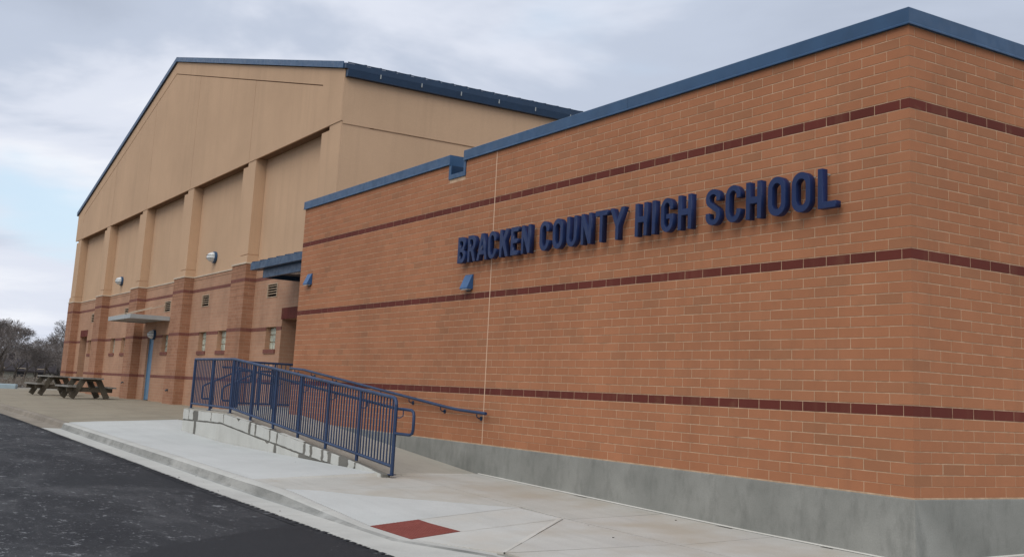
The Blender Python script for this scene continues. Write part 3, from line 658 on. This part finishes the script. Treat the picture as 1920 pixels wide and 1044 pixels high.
# roof
m = MB(); o_ = .16; th = .13
def rl(x, dz): return rk(x)+dz
m.add([(GX0-o_, y, rl(GX0-o_, d)) for d in (.02, .15) for y in (GY-.05, 34)] + [(PK, y, PZ+d) for d in (.02, .15) for y in (GY-.05, 34)] + [(GX1+o_, y, rl(GX1+o_, d)) for d in (.02, .15) for y in (GY-.05, 34)],
      [(0, 1, 5, 4), (2, 6, 7, 3), (4, 5, 9, 8), (6, 10, 11, 7), (0, 2, 3, 1), (8, 9, 11, 10), (0, 4, 6, 2), (4, 8, 10, 6), (1, 3, 7, 5), (5, 7, 11, 9)])
roof = m.build("roof", M['bluedark'], gym)
ribs = MB(); y = 2.2
for i in range(76):
    for sx in (GX1+o_, GX0-o_): ribs.beam((sx, y, rl(sx, .17)), (PK, y, PZ+.17), .03, .05)
    y += .41
ribs.build("standing_seam", M['bluedark'], roof, kind='stuff')
m = MB(); d0, d1 = .015, .185
for sx in (GX0-.10, GX1+.02):
    m.prism([(sx, rl(sx, d0)), (PK, PZ+d0), (PK, PZ+d1), (sx, rl(sx, d1))], 'y', GY-.075, GY-.052)
m.build("rake_trim", M['blue'], gym)
m = MB(); m.prism([(GX1+.01, 8.27), (GX1+.12, 8.27), (GX1+.15, 8.44), (GX1+.13, 8.44), (GX1+.11, 8.30), (GX1+.03, 8.30), (GX1+.03, 8.44), (GX1+.01, 8.44)], 'y', GY-.02, 34) if False else None
g = MB(); g.add([], [])
gp_ = [(GX1+.002, 8.22), (GX1+.13, 8.22), (GX1+.16, 8.40), (GX1+.002, 8.40)]
g.add([(x, y, z) for y in (GY+.02, 34) for x, z in gp_], [(0, 1, 2, 3), (4, 7, 6, 5), (0, 4, 5, 1), (1, 5, 6, 2), (2, 6, 7, 3), (3, 7, 4, 0)])
gut = g.build("gutter", M['bluedark'], gym)
for i in range(14):
    y = 2.6+i*1.15; MB().box(GX1+.148, GX1+.166, y, y+.025, 8.30, 8.405).build("gutter_bracket", M['grey'], gut)
sg = MB(); 
for i in range(30): y = 2.1+i*.6; sg.box(GX1-.32, GX1-.28, y, y+.03, rk(GX1-.3)+.15, rk(GX1-.3)+.215)
sg.box(GX1-.31, GX1-.29, 1.9, 20, rk(GX1-.3)+.19, rk(GX1-.3)+.215); sg.build("snow_guard", M['bluedark'], roof)
# windows
gb = MB().add(*brick_verts(0, .178, 0, .178, 0, .04, .012)).mesh("glass_block", M['gblock'])
for a, b in wins:
    q = MB().box(a, b, GW+.165, GW+.2, 16*c4, 22*c4); wo = q.build("window", M['white'], gym)
    n = 4; w = (b-a)/n; h = 6*c4/3
    for i in range(n):
        for j in range(3): o = link("glass_block", gb, wo, (a+i*w+(w-.178)/2, GW+.13, 16*c4+j*h+(h-.178)/2))
    MB().box(a-.05, b+.05, GW-.03, GW+.16, 15*c4-.01, 16*c4-.001).build("sill", M['gymred'], wo)
for a, b in vents:
    q = MB(); z0, z1 = 3.05, 3.43; q.box(a, a+.035, GW-.015, GW+.02, z0, z1); q.box(b-.035, b, GW-.015, GW+.02, z0, z1); q.box(a+.035, b-.035, GW-.015, GW+.02, z1-.025, z1); q.box(a+.035, b-.035, GW-.015, GW+.02, z0, z0+.02)
    vo = q.build("vent", M['ventframe'], gym); MB().box(a+.01, b-.01, GW+.07, GW+.09, z0, z1).build("vent_backing", M['black'], vo)
    for i in range(1, 5):
        z = z0+.015+i*.0705; MB().add([(a+.03, GW-.01, z), (b-.03, GW-.01, z), (b-.03, GW+.05, z+.03), (a+.03, GW+.05, z+.03), (a+.03, GW-.01, z+.014), (b-.03, GW-.01, z+.014), (b-.03, GW+.05, z+.040), (a+.03, GW+.05, z+.040)],
            [(0, 1, 2, 3), (7, 6, 5, 4), (0, 4, 5, 1), (1, 5, 6, 2), (2, 6, 7, 3), (3, 7, 4, 0)]).build("slat", M['ventframe'], vo)
for i, (a, b, z, d) in enumerate(doors):
    zb = -.11 if i < 2 else .12
    q = MB().box(a+.04, b-.04, GW+d-.06, GW+d-.02, zb+.015, z-.05); do = q.build("door", M['door'] if i == 0 else M['darkmetal'], gym)
    f = MB(); f.box(a, a+.045, GW+d-.09, GW+d, zb, z); f.box(b-.045, b, GW+d-.09, GW+d, zb, z); f.box(a+.045, b-.045, GW+d-.09, GW+d, z-.05, z); f.build("door_frame", M['door'] if i == 0 else M['darkmetal'], do)
    MB().box(b-.16, b-.10, GW+d-.12, GW+d-.06, zb+.98, zb+1.05).box(b-.14, b-.12, GW+d-.125, GW+d-.06, zb+.9, zb+1.12).build("handle", M['darkmetal'], do)
    if i: 
        for s0 in range(int((b-a+.1)/.1)): MB().box(a-.06+s0*.1016+.004, a-.06+(s0+1)*.1016-.004, GW-.008, GW+.02, z, z+.30).build("lintel_brick", M['red_o'], gym)
# bulkhead lamps
def bulkhead(x, y, z, label, sc=1.0):
    t = thing("bulkhead_lamp", (x, y, z), label, "wall lamp", "round caged lamps on the gym wall")
    bm = bmesh.new(); bmesh.ops.create_uvsphere(bm, u_segments=20, v_segments=12, radius=1)
    bmesh.ops.delete(bm, geom=[v for v in bm.verts if v.co.y > .05], context='VERTS')
    for v in bm.verts: v.co = Vector((v.co.x*.19*sc, v.co.y*.22*sc-.07*sc, v.co.z*.165*sc))
    me = bpy.data.meshes.new("lens"); bm.to_mesh(me); bm.free(); me.materials.append(M['lens']); me.polygons.foreach_set('use_smooth', [True]*len(me.polygons)); link("lens", me, t, (x, y, z))
    q = MB(); q.prism([(x+.215*sc*math.cos(a*math.pi/12), z+.19*sc*math.sin(a*math.pi/12)) for a in range(24)], 'y', y-.09*sc, y-.001); q.build("housing", M['darkmetal'] if sc > 1 else M['blue'], t, bevel=.01)
    for dz in (-.05, .05):
        MB().tube([(x+.195*sc*math.cos(a)*math.cos(dz*6*sc), y-.07*sc-.228*sc*math.sin(a), z+dz*sc) for a in [math.pi*i/10 for i in range(11)]], .006, 5).build("guard", M['darkmetal'], t)
bulkhead(-28.57, GW+.02, 4.60, "round caged lamp on the stucco between the second and third piers from the right"); bulkhead(-41.5, GW+.02, 4.61, "round caged lamp on the stucco left of the pale door canopy")
bulkhead(-35.16, GW, 2.26, "round caged lamp at the top of the blue door", .95)
# pale flat canopy over the blue door
t = thing("door_canopy", (-34.8, GW, 2.8), "flat pale grey metal canopy over the blue gym door", "canopy")
q = MB(); q.box(-36.7, -33.25, .66, .70, 2.71, 2.86); q.box(-36.7, -36.66, .70, GW-.01, 2.71, 2.86); q.box(-33.29, -33.25, .70, GW-.01, 2.71, 2.86); q.build("fascia", M['grey'], t, bevel=.004)
q = MB(); 
for i in range(8): q.box(-36.66+i*.422, -36.66+i*.422+.40, .70, GW-.01, 2.74+.0, 2.775)
q.build("deck", M['grey'], t)
for x in (-36.0, -34.2): MB().beam((x, .75, 2.88), (x, GW, 3.30), .03, .03).build("tie_rod", M['white'], t)
# blue canopy over the landing door
t = thing("entrance_canopy", (-20, GW, 3.4), "dark blue metal canopy tucked between gym wall and brick wing", "canopy")
MB().box(-20.75, -16.0, 1.0, 1.06, 3.35, 3.56).box(-20.75, -20.69, 1.06, GW-.01, 3.35, 3.56).build("beam", M['bluemid'], t)
q = MB(); q.prism([(.86, 3.565), (.86, 3.745), (GW-.005, 4.02), (GW-.005, 3.80), (1.06, 3.565)], 'x', -21.25, -15.9); q.build("roof", M['bluedark'], t, bevel=.006)
MB().box(-21.27, -15.9, .83, .858, 3.57, 3.755).build("fascia", M['bluemid'], t)
for i in range(9): MB().beam((-21.2+i*.6, .84, 3.765), (-21.2+i*.6, GW-.01, 4.04), .025, .035).build("seam", M['blue'], t)
MB().box(-20.68, -16.0, 1.07, GW-.01, 3.46, 3.5).build("soffit", M['darkmetal'], t)
MB().box(-19.7, -18.6, 1.35, 1.5, 3.42, 3.459).build("light_fitting", M['lens'], t)
# small fixtures on the brick base of the gym
q = MB(); q.tube([(-37.85, GY-.001, .48), (-37.85, GY-.06, .48), (-37.85, GY-.09, .44)], .025, 8); q.tube([(-31.4, GY-.001, .33), (-31.4, GY-.05, .33), (-31.4, GY-.08, .30)], .035, 8)
q.build("pipe_outlet", M['darkmetal'], gym)

# ------------------------------------------------------------------ ramp, landing, steps
ramp = thing("ramp", (-11, -.8, -.4), "sloping beige concrete ramp and landing along the brick wall behind the blue guard rail", "ramp")
RX = [(-40, .12), (-14.6, .12), (-7.62, -.425), (0, -.425)]
rz = lambda x, y=0: interp(x, RX)
for poly in ([(-14.6, -1.6), (-11.1, -1.6), (-11.1, -.016), (-14.6, -.016)], [(-11.1, -1.6), (-7.64, -1.6), (-7.64, -.016), (-11.1, -.016)]):
    slab("ramp_slab", poly, M['ramp'], ramp, .12, 0, .004, rz)
for poly in ([(-17.4, -1.6), (-14.6, -1.6), (-14.6, -.016), (-17.4, -.016)], [(-19.3, 0), (XL-.02, 0), (XL-.02, GW-.01), (-19.3, GW-.01)], [(-22.2, 1.0), (-19.3, 1.0), (-19.3, GW+1.1), (-22.2, GW+1.1)]):
    slab("landing_slab", poly, M['ramp'], ramp, .5, 0, .003, rz)
for i in range(2):
    MB().box(-19.28, -17.43, -.36*(i+1), -.36*i-.004, -.5, .12-.145*(i+1)).build("step", M['ramp'], ramp)
# kerb wall with its peeling pale coating
yk = -1.625
core = MB(); pts = [(-17.38, -.6), (-7.45, -.6), (-7.45, -.425), (-8.8, -.305), (-10.2, -.205), (-11.6, -.10), (-12.9, 0), (-14.5, .085), (-17.38, .085)]
core.prism(pts, 'y', yk+.012, -1.50); core.build("kerb_wall", M['under'], ramp)
zt = lambda x: interp(x, [(-17.4, .098), (-14.5, .098), (-12.9, .008), (-11.6, -.093), (-10.2, -.196), (-8.8, -.296), (-7.45, -.418)])
zm = lambda x: interp(x, [(-17.4, -.125), (-14.7, -.085), (-13.0, -.205), (-11.6, -.29), (-10.2, -.385), (-9.5, -.43)])
zb = lambda x: -.6
def coat(x0, x1, lo, hi, rag=.5, tl=0, tr=0):
    # ragged plate of coating between two height curves, wrapping a little over the top
    n = max(2, int((x1-x0)/.12)); bot, top = [], []
    for i in range(n+1):
        x = x0+(x1-x0)*i/n; bot.append((x, lo(x)+random.uniform(0, .008)*rag)); top.append((x, hi(x)-(random.uniform(.03, .06) if random.random() < .08 and 0 < i < n else random.uniform(0, .006))*rag))
    if tr: top[-1] = (x1-.05, hi(x1-.05)-.004); top.append((x1, hi(x1)-tr)) if False else None
    lft = [(x0+random.uniform(-.01, .03), lo(x0)+(hi(x0)-lo(x0))*f) for f in (.82, .6, .35, .15)]; rgt_ = [(x1+random.uniform(-.03, .01), lo(x1)+(hi(x1)-lo(x1))*f) for f in (.15, .4, .62, .85)]
    poly = bot + rgt_ + top[::-1] + lft
    return poly
cm = MB()
ups = [(-17.38, -16.98), (-16.93, -16.66), (-16.28, -15.42), (-15.36, -14.62), (-14.58, -13.12), (-13.0, -12.78), (-12.70, -12.02), (-11.96, -11.66), (-11.60, -10.42), (-10.32, -10.13), (-10.02, -9.66), (-9.56, -9.40), (-9.26, -8.98), (-8.62, -8.40)]
for a, b in ups: 
    mod = (lambda x: zm(x)+.012) if a < -9.9 else (lambda x: zt(x)-.16)
    o = MB(); o.prism(coat(a, b, mod, zt, 1.2), 'y', yk, yk+.03); o.build("coating", M['coat'], ramp, bevel=.004)
for a, b in [(-17.38, -16.55), (-16.38, -11.75), (-11.64, -10.6)]:
    o = MB(); o.prism(coat(a, b, zb, lambda x: zm(x)-.010, 1.2), 'y', yk+.002, yk+.03); o.build("coating", M['coat'], ramp, bevel=.004)
o = MB(); o.prism([(-8.34, -.6), (-7.5, -.6), (-7.5, -.424), (-8.34, -.34)], 'y', yk, yk+.03); o.build("coating", M['coat'], ramp)
# pale top edge of the kerb wall
for a, b in ((-17.38, -16.95), (-16.25, -15.45), (-14.62, -13.2), (-12.6, -12.1), (-11.58, -10.5)):
    q = MB(); n = 6; xs = [a+(b-a)*i/n for i in range(n+1)]
    q.add([(x, y, zt(x)+dz) for x in xs for y, dz in ((yk+.001, .001), (-1.53+random.uniform(-.03, .02), .004))], [(2*i, 2*i+2, 2*i+3, 2*i+1) for i in range(n)]); q.build("coating", M['coat'], ramp)

# guard rail along the ramp
YG = -1.5; XP = [-7.4, -8.6, -9.8, -11.0, -12.2, -13.41, -14.62, -15.95, -17.27]
rtop = lambda x: interp(x, [(-30, 1.19), (-14.62, 1.165), (-7.4, .615)]); rbot = lambda x: interp(x, [(-30, .235), (-14.62, .215), (-7.4, -.315)])
rtop = lambda x: interp(x, [(-30, 1.15), (-14.62, 1.145), (-7.4, .605)])
gr = thing("guard_rail", (-11, YG, -.2), "long blue steel guard rail with balusters on the outer edge of the ramp", "railing")
q = MB(); end = [(-7.4+.0, YG, -.44), (-7.4, YG, rtop(-7.4)-.10)] + [(-7.4-.10+.10*math.cos(a), YG, rtop(-7.5)-.10+.10*math.sin(a)) for a in (R(30), R(60), R(85))]
MB().tube(end[:2], .027, 10).build("post", M['rail'], gr, smooth=True)
MB().tube(end[1:] + [(x, YG, rtop(x)) for x in (-7.6, -9, -12, -14.45, -14.62, -14.8, -17.27)], .026, 10).build("top_rail", M['rail'], gr, smooth=True)
MB().tube([(x, YG, rbot(x)) for x in (-7.4, -9, -12, -14.5, -14.62, -14.75, -17.27)], .022, 10).build("bottom_rail", M['rail'], gr, smooth=True)
for x in XP[1:]: MB().tube([(x, YG, rz(x)-.05), (x, YG, rtop(x)-.01)], .025, 10).build("post", M['rail'], gr, smooth=True)
for a, b in zip(XP, XP[1:]):
    n = 12
    for i in range(1, n):
        x = a+(b-a)*i/n; MB().box(x-.0085, x+.0085, YG-.0085, YG+.0085, rbot(x), rtop(x)).build("baluster", M['rail'], gr)
hz = lambda x: rtop(x)-.155
HY = YG+.085
loop = [(-7.38, YG, .13), (-7.10, HY, .125), (-7.03, HY, .15), (-7.01, HY, .2), (-7.01, HY, .38), (-7.03, HY, .43), (-7.09, HY, .455), (-7.3, HY, .46)]
MB().tube(loop + [(x, HY, hz(x)) for x in (-7.55, -9, -12, -14.5, -14.75, -15.25)] + [(-15.32, HY, hz(-15)), (-15.34, HY-.04, hz(-15)), (-15.34, YG, hz(-15))], .021, 10).build("handrail", M['rail'], gr, smooth=True)
for x in XP[:7]: MB().tube([(x, YG, hz(x)-.10), (x+.03, YG+.05, hz(x)-.11), (x+.06, HY, hz(x)-.08), (x+.06, HY, hz(x)-.01)], .008, 6).build("handrail_bracket", M['rail'], gr)
for x in XP: MB().tube([(x, YG, rz(x)-.002), (x, YG, rz(x)+.008)], .06, 12).build("base_plate", M['rail'], gr)
# side guard at the end of the landing, in the shade of the canopy
g2 = thing("guard_rail", (-19.2, 1, .12), "short dark blue guard rail on the landing between the ramp and the gym wall", "railing")
for y in (.06, .98, 1.96): MB().tube([(-19.2, y, .1), (-19.2, y, 1.19)], .025, 8).build("post", M['rail'], g2, smooth=True)
MB().tube([(-19.2, .04, 1.19), (-19.2, 1.98, 1.19)], .026, 8).build("top_rail", M['rail'], g2, smooth=True)
MB().tube([(-19.2, .06, .23), (-19.2, 1.98, .23)], .022, 8).build("bottom_rail", M['rail'], g2, smooth=True)
for i in range(1, 18):
    y = .06+i*.1075
    if abs(y-.98) > .03: MB().box(-19.2085, -19.1915, y-.0085, y+.0085, .23, 1.19).build("baluster", M['rail'], g2)
# stair handrails
for X, lab in ((-19.02, "left handrail of the short steps, farther from the camera"), (-17.52, "right handrail of the short steps, nearer the camera")):
    t = thing("stair_handrail", (X, -.4, -.1), "dark blue "+lab, "handrail", "handrails of the short steps")
    MB().tube([(X, .08, .715), (X, .31, .715), (X, .345, .73), (X, .36, .77), (X, .36, .92), (X, .345, .96), (X, .31, .975), (X, .06, .975), (X, .0, .955), (X, -.72, .612), (X, -.755, .59), (X, -.768, .55), (X, -.768, .34), (X, -.76, .312), (X, -.735, .30), (X, -.50, .30)], .021, 8).build("rail", M['rail'], t, smooth=True)
    for y, z0, z1 in ((-.53, -.2, .69), (.05, .1, .97)): MB().tube([(X, y, z0), (X, y, z1)], .024, 8).build("post", M['rail'], t, smooth=True)
# handrail on the brick wall
t = thing("wall_handrail", (-11.3, -.08, .7), "blue pipe handrail fixed to the brick wall above the ramp", "handrail")
wz = lambda x: interp(x, [(-15.35, 1.045), (-14.6, 1.02), (-8.30, .475), (-7.36, .445)])
MB().tube([(x, -.085, wz(x)) for x in (-15.35, -14.8, -14.6, -12, -10, -8.5, -8.2, -7.36)], .0235, 10).build("rail", M['rail'], t, smooth=True)
for x in (-7.62, -8.75, -9.85, -10.95, -12.05, -13.1, -14.2, -15.1):
    q = MB(); q.tube([(x, -.083, wz(x)-.02), (x, -.083, wz(x)-.06), (x, -.05, wz(x)-.085), (x, -.006, wz(x)-.085)], .009, 6)
    q.tube([(x, -.012, wz(x)-.085), (x, -.0005, wz(x)-.085)], .034, 12); q.build("bracket", M['bluedark'], t, smooth=True)
# tactile mat
t = thing("tactile_mat", (-3.6, -3.05, -.62), "brick red tactile warning mat set in the curb ramp", "tactile paving")
MP = [(-3.99, -3.37), (-3.06, -3.37), (-3.28, -2.71), (-4.14, -2.74)]
slab("mat", MP, M['tactile'], t, .04, .002, .003)
dm = MB()
for i in range(19):
    for j in range(14):
        u, v = (i+.5)/19, (j+.5)/14; x = (MP[0][0]*(1-u)+MP[1][0]*u)*(1-v)+(MP[3][0]*(1-u)+MP[2][0]*u)*v; y = (MP[0][1]*(1-u)+MP[1][1]*u)*(1-v)+(MP[3][1]*(1-u)+MP[2][1]*u)*v; z = H(x, y)+.002
        dm.add([(x+.011*math.cos(a)*s, y+.011*math.sin(a)*s, z+h) for s, h in ((1, 0), (.55, .005)) for a in [k*math.pi/3 for k in range(6)]], [(k, (k+1) % 6, (k+1) % 6+6, k+6) for k in range(6)]+[(6, 7, 8, 9, 10, 11)])
dm.build("dome", M['tactile'], t, kind='stuff')

# ------------------------------------------------------------------ picnic tables
pt = thing("picnic_table", (0, 0, 0), "nearer weathered wooden picnic table on the patio by the gym wall", "picnic table", "picnic tables on the patio")
for i in range(5): MB().box(-.92, .92, -.365+i*.147, -.365+i*.147+.138, .71, .765).build("plank", M['woodtop'], pt)
for s in (-1, 1):
    for i in range(2): MB().box(-.92, .92, s*.70-.14+i*.145, s*.70-.14+i*.145+.137, .405, .46).build("seat_plank", M['woodtop'], pt)
for sx in (-.62, .62):
    for s in (-1, 1): MB().beam((sx, s*.62, .03), (sx, s*.24, .72), .055, .20).build("leg", M['wood'], pt)
    MB().box(sx+.023, sx+.065, -.80, .80, .255, .405).build("cross_beam", M['wood'], pt)
    MB().box(sx+.023, sx+.065, -.36, .36, .63, .72).build("top_beam", M['wood'], pt)
    MB().beam((sx, 0, .38), (sx*.25, 0, .68), .06, .07).build("brace", M['wood'], pt)
p2 = copy_tree(pt); p2['label'] = "farther weathered wooden picnic table at the left edge of the patio"
pt.location = (-36.3, .05, H(-36.3, .05)); pt.rotation_euler[2] = R(184)
p2.location = (-40.6, -.35, H(-40.6, -.35)); p2.rotation_euler[2] = R(186)

# ------------------------------------------------------------------ background
q = MB().box(-.9, .9, -.35, .35, 0, .42); o = q.build("concrete_block", M['tarp'], bevel=.04); o.location = (-52.2, -.9, -.35); o.rotation_euler[2] = R(75)
tag(o, "low pale blue-grey block past the far end of the patio", "block")
def house(loc, w, d, h, rh, wall, label, rot):
    t = thing("house", loc, label, "house"); x, y, z = loc
    MB().box(x-w/2, x+w/2, y-d/2, y+d/2, z, z+h).prism([(y-d/2, z+h), (y+d/2, z+h), (y, z+h+rh-.05)], 'x', x-w/2, x+w/2).build("wall", M[wall], t)
    r = MB()
    for s in (-1, 1):
        e = (y+s*(d/2+.5), z+h-.25*1); r.add([(x-w/2-.4, e[0], e[1]), (x+w/2+.4, e[0], e[1]), (x+w/2+.4, y, z+h+rh), (x-w/2-.4, y, z+h+rh), (x-w/2-.4, e[0], e[1]+.2), (x+w/2+.4, e[0], e[1]+.2), (x+w/2+.4, y, z+h+rh+.2), (x-w/2-.4, y, z+h+rh+.2)],
            [(0, 1, 2, 3), (7, 6, 5, 4), (0, 4, 5, 1), (1, 5, 6, 2), (3, 2, 6, 7), (3, 7, 4, 0)])
    ro = r.build("roof", M['shingle'], t); MB().box(x-w*.2, x-w*.2+.7, y-.4, y+.4, z+h+rh-.6, z+h+rh+.9).build("chimney", M['shingle'], ro)
    for i in range(3):
        xx = x-w*.32+i*w*.32; wo = MB().box(xx-.55, xx+.55, y-d/2-.04, y-d/2-.001, z+1.0, z+2.3).build("window", M['white'], t)
        MB().box(xx-.45, xx+.45, y-d/2-.06, y-d/2-.041, z+1.1, z+2.2).build("pane", M['pane'], wo)
    for i in range(2):
        yy = y-d*.22+i*d*.44; wo = MB().box(x+w/2+.001, x+w/2+.04, yy-.55, yy+.55, z+1.0, z+2.3).build("window", M['white'], t)
        MB().box(x+w/2+.041, x+w/2+.06, yy-.45, yy+.45, z+1.1, z+2.2).build("pane", M['pane'], wo)
    t.rotation_euler[2] = R(rot); return t
house((-168, 19.8, -1.2), 6, 6, 2.2, 1.5, 'siding', "grey house with a dark roof among the bare trees, right of the two", 70)
house((-158, 15.2, -1.2), 8, 6, 2.0, 1.3, 'siding2', "pale house with a long dark roof behind the scrub, left of the two", 84)
def tree_mesh(seed, height, spread, depth=8, tw=.009):
    rnd = random.Random(seed); tr, cr = MB(), MB()
    def grow(p, d, ln, r, lev):
        n = 2 if lev < 3 else 1; pts = [p]; q = p.copy(); dd = d.copy()
        for i in range(n):
            dd = (dd + Vector((rnd.uniform(-.16, .16), rnd.uniform(-.16, .16), rnd.uniform(-.04, .12)))).normalized(); q = q+dd*ln/n; pts.append(q.copy())
        r1 = max(r*.64, tw); (tr if lev < 2 else cr).tube(pts, [r+(r1-r)*i/n for i in range(n+1)], 6 if lev < 2 else 3, cap=False)
        if lev >= depth: return
        for k in range(3 if lev < 1 else rnd.choice((2, 3, 3)) if lev > 2 else 3):
            ax = dd.orthogonal().normalized(); ax.rotate(Matrix.Rotation(rnd.uniform(0, 6.28), 3, dd)); nd = (dd*rnd.uniform(.7, 1.2)+ax*rnd.uniform(.35, .8)*spread+Vector((0, 0, .12))).normalized()
            st = pts[-1] if k == 0 or rnd.random() < .55 else pts[0].lerp(pts[-1], rnd.uniform(.45, .95))
            grow(st, nd, ln*rnd.uniform(.62, .84), r1*rnd.uniform(.6, .85), lev+1)
    grow(Vector((0, 0, 0)), Vector((0, 0, 1)), height*.24, height*.017, 0)
    return tr.mesh("trunk", M['bark']), cr.mesh("crown", M['twig'])
kinds = [tree_mesh(s, h, sp) for s, h, sp in ((3, 8.5, 1.0), (5, 8, 1.15), (11, 8, .9), (21, 7.5, 1.3))]
spots = [(-128, 8.2, 1.25, 0, "nearest tall bare tree at the left edge of the picture"), (-130, 10.7, 1.0, 1, "bare tree just right of the tallest tree at the left edge"), (-132, 13.2, .74, 2, "low bare tree between the left trees and the gym corner"),
         (-134, 15.0, .84, 3, "rounded bare tree in the middle of the gap left of the gym"), (-136, 17.6, .92, 0, "bare tree next to the gym corner"), (-126, 16.6, 1.2, 2, "tall pale bare tree partly hidden by the gym corner"),
         (-140, 10.3, 1.2, 3, "bare tree behind the nearest tall tree"), (-146, 14.0, .95, 1, "bare tree behind the low tree of the gap"), (-148, 20.5, 1.0, 1, "distant bare tree behind the gym corner"),
         (-127, 6.2, 1.25, 2, "bare tree cut off by the left picture edge"), (-152, 17.4, 1.0, 0, "distant bare tree above the grey house"), (-150, 12.0, 1.2, 2, "distant bare tree above the pale house")]
for i, (x, y, sc_, kd, lab) in enumerate(spots):
    z = terr(x, y)-.1; t = thing("bare_tree", (x, y, z), lab, "tree", "bare winter trees beyond the patio")
    t.scale = (sc_*1.3, sc_*1.3, sc_*.86); t.rotation_euler[2] = i*1.9
    for nm, me in zip(("trunk", "crown"), kinds[kd]): o = bpy.data.objects.new(nm, me); COL.objects.link(o); o.parent = t
# woods and scrub that read as one mass
def twigs(name, n, region, hmin, hmax, mat, seed, tw, tilt=.5):
    rnd = random.Random(seed); q = MB()
    for i in range(n):
        x, y = region(rnd); z = terr(x, y)-.1; h = rnd.uniform(hmin, hmax); p = Vector((x, y, z))
        d = Vector((rnd.uniform(-tilt, tilt), rnd.uniform(-tilt, tilt), 1)).normalized()
        q.add([p+Vector((tw, 0, 0)), p+Vector((-tw*.5, tw*.8, 0)), p+Vector((-tw*.5, -tw*.8, 0)), p+d*h], [(0, 1, 3), (1, 2, 3), (2, 0, 3)])
        for k in range(4):
            b = p+d*h*rnd.uniform(.3, .9); e = b+Vector((rnd.uniform(-1, 1), rnd.uniform(-1, 1), rnd.uniform(.2, 1)))*h*.3
            q.add([b+Vector((0, tw*.5, 0)), b-Vector((0, tw*.5, 0)), b+Vector((0, 0, tw*.8)), e], [(0, 1, 3), (1, 2, 3), (2, 0, 3)])
    return q.build(name, mat, kind='stuff')
twigs("woods", 9000, lambda r: ((lambda x: (x, r.uniform(-12, 48)))(r.uniform(-195, -156))), 2.0, 4.8, M['twig'], 4, .085)
twigs("scrub", 3000, lambda r: ((lambda x: (x, (-x-60)*.14+r.uniform(-9, 11)))(r.uniform(-125, -62))), .35, 1.35, M['scrub'], 9, .03, .9)
rb = MB(); rnd = random.Random(2)
for i in range(420):
    x = rnd.uniform(-110, -57); y = (-x-60)*.14+rnd.uniform(-7, 8); z = terr(x, y); s = rnd.uniform(.12, .5)
    p = [Vector((x+s*rnd.uniform(-1, 1), y+s*rnd.uniform(-1, 1), z+s*rnd.uniform(0, .9))) for _ in range(5)]
    rb.add(p, [(0, 1, 2), (0, 2, 3), (0, 3, 1), (1, 2, 4), (2, 3, 4), (3, 1, 4)])
rb.build("rubble", M['rubble'], kind='stuff')
